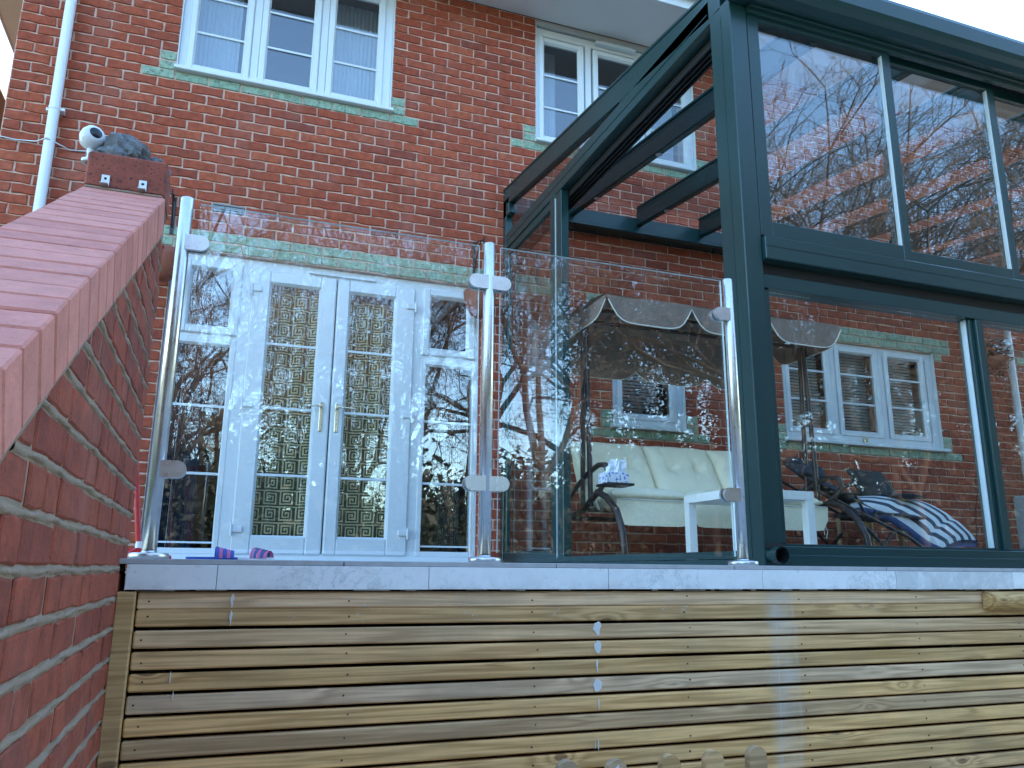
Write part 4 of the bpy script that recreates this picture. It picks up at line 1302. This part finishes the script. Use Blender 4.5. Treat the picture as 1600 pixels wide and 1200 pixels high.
# canopy
CXa, CXb, CYa, CYb, CZf, CZb = 3.775, 5.60, -1.34, -.62, 3.262, 3.255
m = MB(); nx, ny = 18, 8; V = []; F = []
for j in range(ny+1):
    for i in range(nx+1):
        u, v_ = i/nx, j/ny
        V.append((CXa+(CXb-CXa)*u, CYa+(CYb-CYa)*v_, CZf+(CZb-CZf)*v_+.05*math.sin(math.pi*v_)-.012*abs(math.sin(u*math.pi*3))*math.sin(math.pi*v_)))
for j in range(ny):
    for i in range(nx): a = j*(nx+1)+i; F.append((a, a+1, a+nx+2, a+nx+1))
m.add(V, F, 0, True); m.add([(x, y, z-.006) for x, y, z in V], [tuple(reversed(f)) for f in F], 0, True)
cn = sp('canopy', m, 'taupe')
def valance(p0, p1, z0a, z1a, drop, scal, outy, pk0=.25):
    """scalloped hanging flap with a piped edge"""
    n_ = 60; p0 = Vector((*p0, z0a)); p1 = Vector((*p1, z1a))
    V = []; F = []; edge = []
    for i in range(n_+1):
        u = i/n_; q = p0.lerp(p1, u)
        ph = (u*scal) % 1.0
        if u == 1: ph = 1.0
        pk = min(ph, 1-ph)*(p1-p0).length/scal
        dz = drop*(pk0+(1-pk0)*(1-math.exp(-(pk/.055)**1.3)))
        for j in range(4):
            t = j/3
            V.append((q.x+outy[0]*t*.02*dz/drop, q.y+outy[1]*t*.03+.004*math.sin(u*19+j), q.z-dz*t))
        edge.append(V[-1])
    for i in range(n_):
        for j in range(3): F.append((i*4+j, i*4+j+1, (i+1)*4+j+1, (i+1)*4+j))
    m = MB(); m.add(V, F, 0, True); m.add([(x+outy[0]*-.005, y-outy[1]*.005, z) for x, y, z in V], [tuple(reversed(f)) for f in F], 0, True)
    va = sp('valance', m, 'taupe', cn)
    m = MB(); m.tube(edge, .0045, 6); sp('edge_piping', m, 'piping', cn)
valance((CXa, CYa), (CXb, CYa), CZf, CZf, .19, 3, (0, -1), .22)
valance((CXa, CYb), (CXb, CYb), CZb, CZb, .345, 3, (0, 1), .78)
valance((CXa, CYb), (CXa, CYa), CZb, CZf, .14, 1, (-1, 0))
valance((CXb, CYa), (CXb, CYb), CZf, CZb, .14, 1, (1, 0))
m = MB(); m.tube([(CXa, -1.1, 3.235), (CXb, -1.1, 3.235)], .014, 8); m.tube([(CXa, -.85, 3.235), (CXb, -.85, 3.235)], .014, 8); sp('canopy_rail', m, 'black')
# tissue box
tb = empty('tissue_box', 'blue and white tissue box on the swing seat arm tray', 'tissue box', (3.80, -1.34, 2.0605))
m = MB(); m.box(-.075, .075, -.055, .055, 0, .062, .003); m.build('carton', 'tissuebox', tb)
m = MB(); V = []; F = []; rt_ = random.Random(9)
for j in range(6):
    for i in range(16):
        t = 2*math.pi*i/16; rr_ = (.052-.002*j)*(1+.32*math.sin(i*2.6+j*.8)+.12*math.sin(i*5.1)); V.append((.006*j+rr_*math.cos(t)*1.1, rr_*math.sin(t)*.8, .058+.016*j+.010*math.sin(i*1.9+j)))
for j in range(5):
    for i in range(16): F.append((j*16+i, j*16+(i+1) % 16, (j+1)*16+(i+1) % 16, (j+1)*16+i))
F.append(tuple(range(80, 96)))
m.add(V, F); m.build('tissues', 'tissue', tb)

# white side table
tbl = empty('side_table', 'small square white side table before the swing seat', 'table', (4.57, -1.58, 1.57))
m = MB(); m.box(-.27, .27, -.27, .27, .39, .44, .002); m.build('table_top', 'white', tbl)
lg = MB(); lg.box(-.026, .026, -.026, .026, 0, .3895, .001); lme = lg.mesh('leg', 'white')
for a in (-.243, .243):
    for b in (-.243, .243): obj('leg', lme, tbl, loc=(a, b, 0))

# folding lounger with navy sling
lo = empty('garden_lounger', 'folding garden lounger with dark navy sling and black tube frame', 'lounger', (6.2, -.75, 1.57))
def lp(name, mb, mat, base=lo):
    o = base.location
    mb.v = [(a-o[0], b-o[1], c2-o[2]) for a, b, c2 in mb.v]
    return mb.build(name, mat, base)
m = MB(); cushion(m, [(5.55, -1.0, 2.20), (6.12, -1.0, 2.0), (6.28, -.55, 2.08), (5.75, -.55, 2.33)], .016, 12, 8); lp('backrest', m, 'navy')
m = MB(); cushion(m, [(5.50, -.95, 2.26), (5.74, -.95, 2.22), (5.90, -.6, 2.33), (5.62, -.6, 2.39)], .045, 10, 8, seed=4); lp('headrest', m, 'navy')
m = MB(); cushion(m, [(6.09, -1.02, 1.985), (6.6, -1.02, 1.95), (6.6, -.52, 1.95), (6.09, -.52, 1.985)], .012, 10, 8); lp('seat', m, 'navy')
for y in (-1.04, -.50):
    m = MB()
    m.tube([(5.50, y, 2.14), (6.05, y, 1.93), (6.38, y, 1.80), (6.6, y, 1.66)] if y < -.9 else [(5.7, y, 2.24), (6.3, y, 1.98), (7.0, y, 1.99), (7.40, y, 1.80)], .013, 8)
    m.tube([(5.75, y, 2.02), (6.0, y, 1.85), (6.3, y, 1.575)], .012, 8)
    m.tube([(6.25, y, 1.86), (6.1, y, 1.72), (5.95, y, 1.575)], .012, 8)
    m.tube([(6.0, y, 1.72), (6.4, y, 1.64)], .010, 8)
    lp('side_frame', m, 'black')
    m = MB(); m.box(5.66, 5.92, y-.03, y+.03, 2.10, 2.12, .006); m.tube([(5.72, y, 2.12), (5.95, y, 2.21)], .012, 8); m.tube([(5.9, y, 2.10), (6.0, y, 1.93)], .010, 8); lp('armrest', m, 'black')
# striped cushion draped over the foot end
m = MB(); nu, nv = 40, 26; V = []; F = []; ac = []
FR = [(5.86, 2.005), (6.01, 2.02), (6.215, 1.99), (6.416, 1.892), (6.586, 1.783), (6.742, 1.734)]
BK = [(6.25, 2.09), (6.55, 2.115), (6.85, 2.125), (7.10, 2.09), (7.36, 1.975), (7.575, 1.804)]
def rail(P, u):
    o = [0, 0]
    for du in (-.06, -.03, 0, .03, .06):
        t = min(1, max(0, u+du))*5; i = min(4, int(t)); f = t-i
        o[0] += (P[i][0]*(1-f)+P[i+1][0]*f)/5; o[1] += (P[i][1]*(1-f)+P[i+1][1]*f)/5
    return o
for sgn in (0, 1):
    for i in range(nu+1):
        u = i/nu; fa = rail(FR, u); fb = rail(BK, u)
        for j in range(nv+1):
            v_ = j/nv; e = max(0, (1-(2*v_-1)**8)*(1-(2*u-1)**14))
            x = fa[0]*(1-v_)+fb[0]*v_; z = fa[1]*(1-v_)+fb[1]*v_+.03*math.sin(math.pi*v_)
            pin = math.exp(-((u-.78)/.025)**2)*.022+math.exp(-((u-.45)/.03)**2)*.008
            t = .030*e**.5-pin*e
            V.append((x+(-.012*t/.03 if sgn == 0 else 0), -1.0+.40*v_-(t if sgn == 0 else -.03)*.5, z+(t if sgn == 0 else -.055))); ac.append(v_)
n1 = (nu+1)*(nv+1); mi = []
for i in range(nu):
    for j in range(nv):
        a = i*(nv+1)+j
        F.append((a, a+nv+1, a+nv+2, a+1)); mi.append(0); F.append((n1+a, n1+a+1, n1+a+nv+2, n1+a+nv+1)); mi.append(1)
for i in range(nu):
    for j in (0, nv):
        a = i*(nv+1)+j; F.append((a, n1+a, n1+a+nv+1, a+nv+1)); mi.append(1)
for j in range(nv):
    for i in (0, nu):
        a = i*(nv+1)+j; F.append((a, a+1, n1+a+1, n1+a)); mi.append(1)
m.add(V, F, 0, True); m.m = mi
m.build('seat_cushion', ['stripe', 'navycushion'], None, attr={'across': ac}, label='navy and white striped lounger cushion draped over the foot end', cat='cushion')
# dark woven chair behind
ch = empty('garden_chair', 'dark woven chair on wooden legs standing by the wall behind the striped cushion', 'chair', (6.75, -.35, 1.57))
m = MB(); cushion(m, [(6.54, -.46, 2.09), (6.93, -.46, 2.15), (6.85, -.35, 2.385), (6.47, -.35, 2.40)], .012, 12, 10); lp('backrest', m, 'rattan', ch)
m = MB(); cushion(m, [(6.55, -.44, 2.02), (6.95, -.44, 2.02), (6.93, -.08, 2.0), (6.57, -.08, 2.0)], .014, 12, 10); lp('seat', m, 'rattan', ch)
for (x, y) in ((6.58, -.42), (6.92, -.42), (6.58, -.10), (6.92, -.10)):
    m = MB(); m.tube([(x, y, 2.0), (x+(.02 if x > 6.7 else -.02), y, 1.572)], .018, 8); lp('leg', m, 'woodpost', ch)
m = MB(); m.lathe([(0, -.012), (.17, -.010), (.20, 0), (.17, .012), (0, .014)], (6.60, -.74, 2.135), 24)
m.build('cushion', 'navy', None, label='round flat dark cushion lying on the upper end of the striped cushion', cat='cushion')
# storage cabinet and hanging plant right
cb_ = empty('storage_cabinet', 'grey plastic cabinet with dark drawers near the far end of the glass room', 'cabinet', (8.3, -.45, 1.57))
m = MB(); m.box(8.14, 8.52, -.92, -.5, 1.572, 2.22, .02); lp('case', m, 'storage', cb_)
for k in range(3):
    m = MB(); m.box(8.17, 8.50, -.94, -.921, 1.60+k*.165, 1.75+k*.165, .006); lp('drawer', m, 'charcoal', cb_)
hb = empty('hanging_plant', 'dark trailing plant hanging by the downpipe in the glass room', 'plant', (8.30, -.42, 3.52))
m = MB(); rr = random.Random(2)
for k in range(260):
    b_ = Vector((rr.gauss(0, .05), rr.gauss(0, .05), rr.gauss(.03, .07))); dd = Vector((rr.uniform(-1, 1), rr.uniform(-1, 1), rr.uniform(-1, .5))).normalized()*.07; s_ = dd.orthogonal().normalized()*.014
    m.add([b_, b_+dd*.5+s_, b_+dd, b_+dd*.5-s_], [(0, 1, 2, 3)])
m.build('foliage', 'ivy', hb, kind='stuff'); m = MB(); m.lathe([(0, -.12), (.08, -.10), (.11, -.02), (.11, 0)], (0, 0, 0), 16); m.tube([(0, 0, 0), (0, .1, .35), (0, .41, .38)], .004, 6); m.build('pot', 'terracotta', hb)
m = MB(); m.tube([(8.42, -.012, 2.56), (8.33, -.013, 2.3), (8.28, -.013, 2.14), (8.24, -.014, 1.8)], .004, 6); m.tube([(8.28, -.013, 2.14), (8.2, -.012, 2.15)], .004, 6)
m.build('cable', 'black', None, label='black cable hanging down the brick wall right of the kitchen window', cat='cable')

# ------------------------------------------------------------------ small things on the deck
def slipper(x, y, rz, label, solem, strapm):
    t = empty('sandal', label, 'sandal', (x, y, 1.571), 'children sandals on the terrace edge'); t.rotation_euler = (0, 0, rz)
    m = MB(); P = [(.075*math.cos(a)*(1.0), .026*math.sin(a)*(1+.18*math.cos(a))) for a in np.linspace(0, 2*math.pi, 22)[:-1]]
    m.prism(P, 'Z', 0, .011); m.build('sole', solem, t)
    for k in range(5):
        m = MB(); V = []; F = []
        for i in range(9):
            a = math.pi*i/8
            for q in (0, 1): V.append((.008+.011*(k+q)-.001*q, -.027*math.cos(a), .010+(.032-.0025*k)*math.sin(a)))
        for i in range(8): F.append((2*i, 2*i+1, 2*i+3, 2*i+2))
        m.add(V, F, 0, True); m.add([(a, b, c2-.002) for a, b, c2 in V], [tuple(reversed(f)) for f in F], 0, True)
        m.build('strap', strapm[k % 2], t)
slipper(1.585, -2.99, .05, 'blue sandal with pink striped strap, left of the pair on the terrace edge', 'blue', ('blue', 'pink'))
slipper(1.70, -2.96, -.5, 'purple and pink sandal with pale sole, right of the pair', 'tissue', ('pink', 'navycushion'))
m = MB(); m.box(-.009, .009, -.008, .008, 0, .014, .002)
m.build('cap', 'red', None, label='tiny red plastic cap beside the left steel post', cat='cap', loc=(1.463, -3.02, 1.5705))
br = empty('dustpan', 'red long handled dustpan between the brick wall and the left post', 'dustpan', (1.358, -2.75, 1.571))
m = MB(); m.tube([(0, 0, .04), (-.095, 0, .75)], .009, 10); m.build('handle', 'red', br)
m = MB(); m.tube([(0, 0, .0395), (0, 0, .06)], .011, 10); m.build('collar', 'plasticwhite', br)
m = MB(); m.box(-.10, .05, -.04, .06, 0, .006, .002); m.box(-.10, .05, .054, .06, .006, .04, .002); m.tube([(-.06, .0, .006), (0, 0, .04)], .004, 6); m.tube([(.03, .0, .006), (0, 0, .04)], .004, 6); m.build('pan', 'red', br)

# ------------------------------------------------------------------ trees behind the camera (seen reflected in every pane)
def make_tree(seed, H, spread, twiggy, levels=7):
    r = random.Random(seed)
    P0 = []; P1 = []; R0 = []; R1 = []; LV = []
    def grow(p, d_, L, rad, lv):
        n = 3 if lv < 3 else 2
        q = p; dd = d_
        for i in range(n):
            dd = (dd+Vector((r.gauss(0, 1), r.gauss(0, 1), r.gauss(0, .6)))*(.07 if lv == 0 else .16)+Vector((0, 0, .05 if lv < 4 else .02))).normalized()
            e = q+dd*(L/n); ra = rad*(1-.32*i/n); rb_ = rad*(1-.32*(i+1)/n)
            P0.append(q); P1.append(e); R0.append(ra); R1.append(rb_); LV.append(lv)
            q = e
            if lv < levels and lv > 0 and r.random() < twiggy:
                side = (dd.cross(Vector((r.uniform(-1, 1), r.uniform(-1, 1), r.uniform(-1, 1))))).normalized()
                grow(q, (dd*.55+side*.85).normalized(), L*r.uniform(.45, .65), rb_*.5, lv+1)
        if lv < levels:
            k = r.choice((2, 2, 3)) if lv else r.choice((3, 4))
            for c_ in range(k):
                side = (dd.cross(Vector((r.uniform(-1, 1), r.uniform(-1, 1), r.uniform(-.4, 1))))).normalized()
                nd_ = (dd*r.uniform(.7, 1)+side*r.uniform(.4, .85)*spread).normalized()
                grow(q, nd_, L*r.uniform(.62, .80), rad*.66*r.uniform(.8, 1), lv+1)
    grow(Vector((0, 0, -.3)), Vector((0, 0, 1)), H*.26, H*.0105, 0)
    P0 = np.array(P0); P1 = np.array(P1); R0 = np.array(R0); R1 = np.array(R1); LV = np.array(LV)
    zmax = P1[:, 2].max(); sc_ = H/zmax
    P0 *= sc_; P1 *= sc_
    R0 = np.maximum(R0*sc_, .006); R1 = np.maximum(R1*sc_, .004)
    print('tree segments', len(R0))
    def mesh(sel, name, mat, n):
        a, b, ra, rb_ = P0[sel], P1[sel], R0[sel], R1[sel]
        d_ = b-a; d_ /= np.linalg.norm(d_, axis=1)[:, None]+1e-9
        h_ = np.where(np.abs(d_[:, 2:3]) < .9, np.array([[0, 0, 1.]]), np.array([[1., 0, 0]]))
        s_ = np.cross(d_, h_); s_ /= np.linalg.norm(s_, axis=1)[:, None]; t_ = np.cross(d_, s_)
        V = np.zeros((len(a), 2*n, 3))
        for k in range(n):
            an = 2*math.pi*k/n
            o_ = s_*math.cos(an)+t_*math.sin(an)
            V[:, k] = a+o_*ra[:, None]; V[:, n+k] = b+o_*rb_[:, None]
        base = (np.arange(len(a))*2*n)[:, None, None]
        q_ = np.array([[k, (k+1) % n, n+(k+1) % n, n+k] for k in range(n)])[None]
        F = (base+q_).reshape(-1)
        me = bpy.data.meshes.new(name)
        me.vertices.add(V.size//3); me.vertices.foreach_set('co', V.reshape(-1))
        nf = len(F)//4
        me.loops.add(len(F)); me.loops.foreach_set('vertex_index', F.astype(np.int32))
        me.polygons.add(nf); me.polygons.foreach_set('loop_start', np.arange(0, len(F), 4, dtype=np.int32))
        me.materials.append(M[mat]); me.update(calc_edges=True)
        return me
    return mesh(LV <= 2, 'trunk', 'bark', 6), mesh(LV > 2, 'crown', 'twig', 3)
protos = [make_tree(21, 12, 1.0, .42), make_tree(22, 12, .85, .45), make_tree(23, 12, 1.15, .38), make_tree(29, 12, .9, .45), make_tree(35, 12, 1.05, .42)]
back = [(-7.5, -27, 13, 3), (-4.2, -26, 12.5, 0), (-1.4, -28, 14, 2), (1.2, -26, 12.5, 1), (4.0, -27, 13.5, 3), (6.8, -25.5, 13, 4), (9.6, -27, 15, 0), (0.6, -16.8, 8.4, 4), (-6.6, -15.6, 8.2, 3)]
spots = [(-9.5, -17, 9.5, 0), (-5.8, -20, 10, 1), (-3.2, -15.5, 7.6, 2), (-.6, -19, 11.5, 3), (2.0, -22, 10.5, 4), (3.6, -15.5, 7.2, 1), (5.4, -19.5, 10.5, 0), (7.6, -14.8, 9.8, 3),
         (9.2, -18, 11, 2), (11.2, -14.6, 9.6, 0), (13.0, -17.0, 12.2, 4), (15.4, -14.0, 12.2, 1), (17.5, -16.5, 15.5, 3), (20.0, -13.0, 14.5, 0), (23, -16.0, 15.5, 2), (26.5, -12.5, 14, 4), (30, -15, 15, 1), (9.8, -12.6, 8.6, 4), (13.6, -11.6, 9.4, 1), (-13, -15, 10, 4), (18.5, -10.6, 10, 3)]
desc = ['tall bare tree with wide spreading limbs', 'bare tree with upright forked limbs', 'low bare tree with a broad open crown', 'slim bare tree with fine reddish twigs', 'bare tree with a dense rounded crown of twigs']
places = ['at the far left edge of the garden', 'second from the left behind the lawn', 'standing forward at the left of the lawn', 'reflected high in the glass before the doors', 'behind the middle of the lawn', 'small one standing forward in the middle',
          'right of the middle of the lawn', 'standing forward before the small window', 'behind, opposite the glass room corner', 'opposite the first upper sliding sash', 'back row opposite the second sash', 'opposite the second upper sliding sash', 'back row opposite the third sash',
          'opposite the far end of the glass room', 'back row at the right', 'front row at the right', 'farthest to the right', 'low one opposite the kitchen window', 'low one before the second sash', 'outermost at the left', 'low one at the right of the lawn']
for i, (x, y, h, k) in enumerate(spots):
    t = empty('bare_tree', desc[k]+' '+places[i], 'tree', (x, y, 0), 'bare trees across the garden')
    t.rotation_euler = (0, 0, i*1.7); s_ = h/12*1.06; t.scale = (s_, s_, s_)
    obj('trunk', protos[k][0], t); obj('crown', protos[k][1], t)
t = empty('bare_tree', 'bare tree whose top twigs show above the gutter at the right edge', 'tree', (24.5, 15.0, 0), 'bare trees across the garden')
t.scale = (1.1, 1.1, 1.1)
obj('trunk', protos[1][0], t); obj('crown', protos[1][1], t)
bplace = ['at the left end', 'second from the left', 'third from the left', 'fourth from the left', 'fifth from the left', 'sixth from the left', 'at the right end']
for i, (x, y, h, k) in enumerate(back):
    lab = ('tall bare woodland tree in the far back row, '+bplace[i]) if i < 7 else ('short bare tree forward in the garden, '+('opposite the doors' if i == 7 else 'far to the left'))
    t = empty('bare_tree', lab, 'tree', (x, y, 0), 'bare trees across the garden')
    t.rotation_euler = (0, 0, 2.2+i*2.3); s_ = h/12*1.06; t.scale = (s_, s_, s_)
    obj('trunk', protos[k][0], t); obj('crown', protos[k][1], t)
# evergreen undergrowth at the garden end
def leafmass(name, n, fn, size, mat, seed):
    r = np.random.default_rng(seed)
    c_ = fn(r, n)
    a = r.normal(size=(n, 3)); a /= np.linalg.norm(a, axis=1)[:, None]
    b = np.cross(a, r.normal(size=(n, 3))); b /= np.linalg.norm(b, axis=1)[:, None]
    s1 = size*r.uniform(.6, 1.4, (n, 1)); s2 = s1*.5
    V = np.stack([c_-a*s1, c_+b*s2, c_+a*s1, c_-b*s2], 1).reshape(-1, 3)
    me = bpy.data.meshes.new(name); me.vertices.add(4*n); me.vertices.foreach_set('co', V.reshape(-1))
    me.loops.add(4*n); me.loops.foreach_set('vertex_index', np.arange(4*n, dtype=np.int32))
    me.polygons.add(n); me.polygons.foreach_set('loop_start', np.arange(0, 4*n, 4, dtype=np.int32))
    me.materials.append(M[mat]); me.update(calc_edges=True)
    return me
def hedge(r, n):
    x = r.uniform(-16, 36, n); base = 3.5+.5*np.sin(x*.7)+.4*np.sin(x*1.9+1)
    z = base*np.sqrt(r.uniform(0, 1, n))+r.normal(0, .25, n); y = -15.5+r.normal(0, .9, n)+1.0*np.sin(x*.5)
    return np.stack([x, y, z], 1)
me = leafmass('undergrowth', 150000, hedge, .085, 'ivy', 3)
obj('undergrowth', me, None, kind='stuff', label='dark evergreen undergrowth along the end of the garden', cat='undergrowth')
m = MB(); V = []; F = []; nn = 180
for i in range(nn+1):
    x = -18+56*i/nn; y = -16.6+1.0*math.sin(x*.5)
    for j in range(7):
        V.append((x, y-.25*math.sin(j*1.3+i*.7), (0, .6, 1.2, 1.8, 2.3, 2.7, 3.0)[j]+(.35*math.sin(x*.9)+.2*math.sin(i*1.1) if j > 3 else 0)))
for i in range(nn):
    for j in range(6): a_ = i*7+j; F.append((a_, a_+7, a_+8, a_+1))
m.add(V, F, 0, True)
m.build('hedge_core_blocker', 'ivy', None, kind='structure')  # opaque core added inside the undergrowth, blocks sky flecks in the reflections
# ivy clad trees at the right: dark crowns with gaps of sky
def ivycrown(r, n):
    k = r.integers(0, 46, n)
    rr = np.random.default_rng(77)
    cx = rr.uniform(-2.4, 2.4, 46); cy = rr.uniform(-1.2, 1.2, 46); cz = rr.uniform(.8, 8.4, 46); cs = rr.uniform(.35, .95, 46)
    p = r.normal(0, .48, (n, 3))*cs[k][:, None]
    return np.stack([cx[k], cy[k], cz[k]], 1)+p
ime = [leafmass('ivy', 48000, ivycrown, .058, 'ivy', 40), leafmass('ivy', 42000, ivycrown, .06, 'ivy', 41)]
for i, (x, y, h) in enumerate([(10.6, -16.4, .92), (14.2, -17.6, 1.05), (17.6, -16.2, 1.0), (21.4, -17.4, 1.1), (25.0, -16.4, 1.05), (29.0, -17, 1.1), (33, -16, 1.1)]):
    t = empty('ivy_clad_tree', 'dark ivy clad tree at the garden end, '+('nearest the middle', 'second from the middle', 'third from the middle', 'fourth from the middle', 'fifth from the middle', 'sixth from the middle', 'farthest right')[i], 'tree', (x, y, 0), 'ivy clad trees at the garden end')
    t.rotation_euler = (0, 0, (0, 3.1, .3, 2.8, 0, 3.3, .2)[i]); t.scale = (h, h, h)
    obj('ivy', ime[i % 2], t, kind='stuff'); obj('trunk', protos[(i+1) % 5][0], t)
# low brick outbuilding seen at far left
nb = empty('outbuilding', 'low tiled neighbouring roof seen past the left corner of the house', 'outbuilding', (-6.5, 9, 0))
m = MB(); m.box(-4, 4.3, -2.5, 4, 0, 8.2); m.build('wall', 'brick', nb)
m = MB(); m.prism([(-2.9, 8.2), (4.4, 8.2), (4.4, 8.26), (.7, 9.4), (-2.9, 8.32)], 'X', -4.3, 4.6); m.build('roof', 'rooftile', nb)
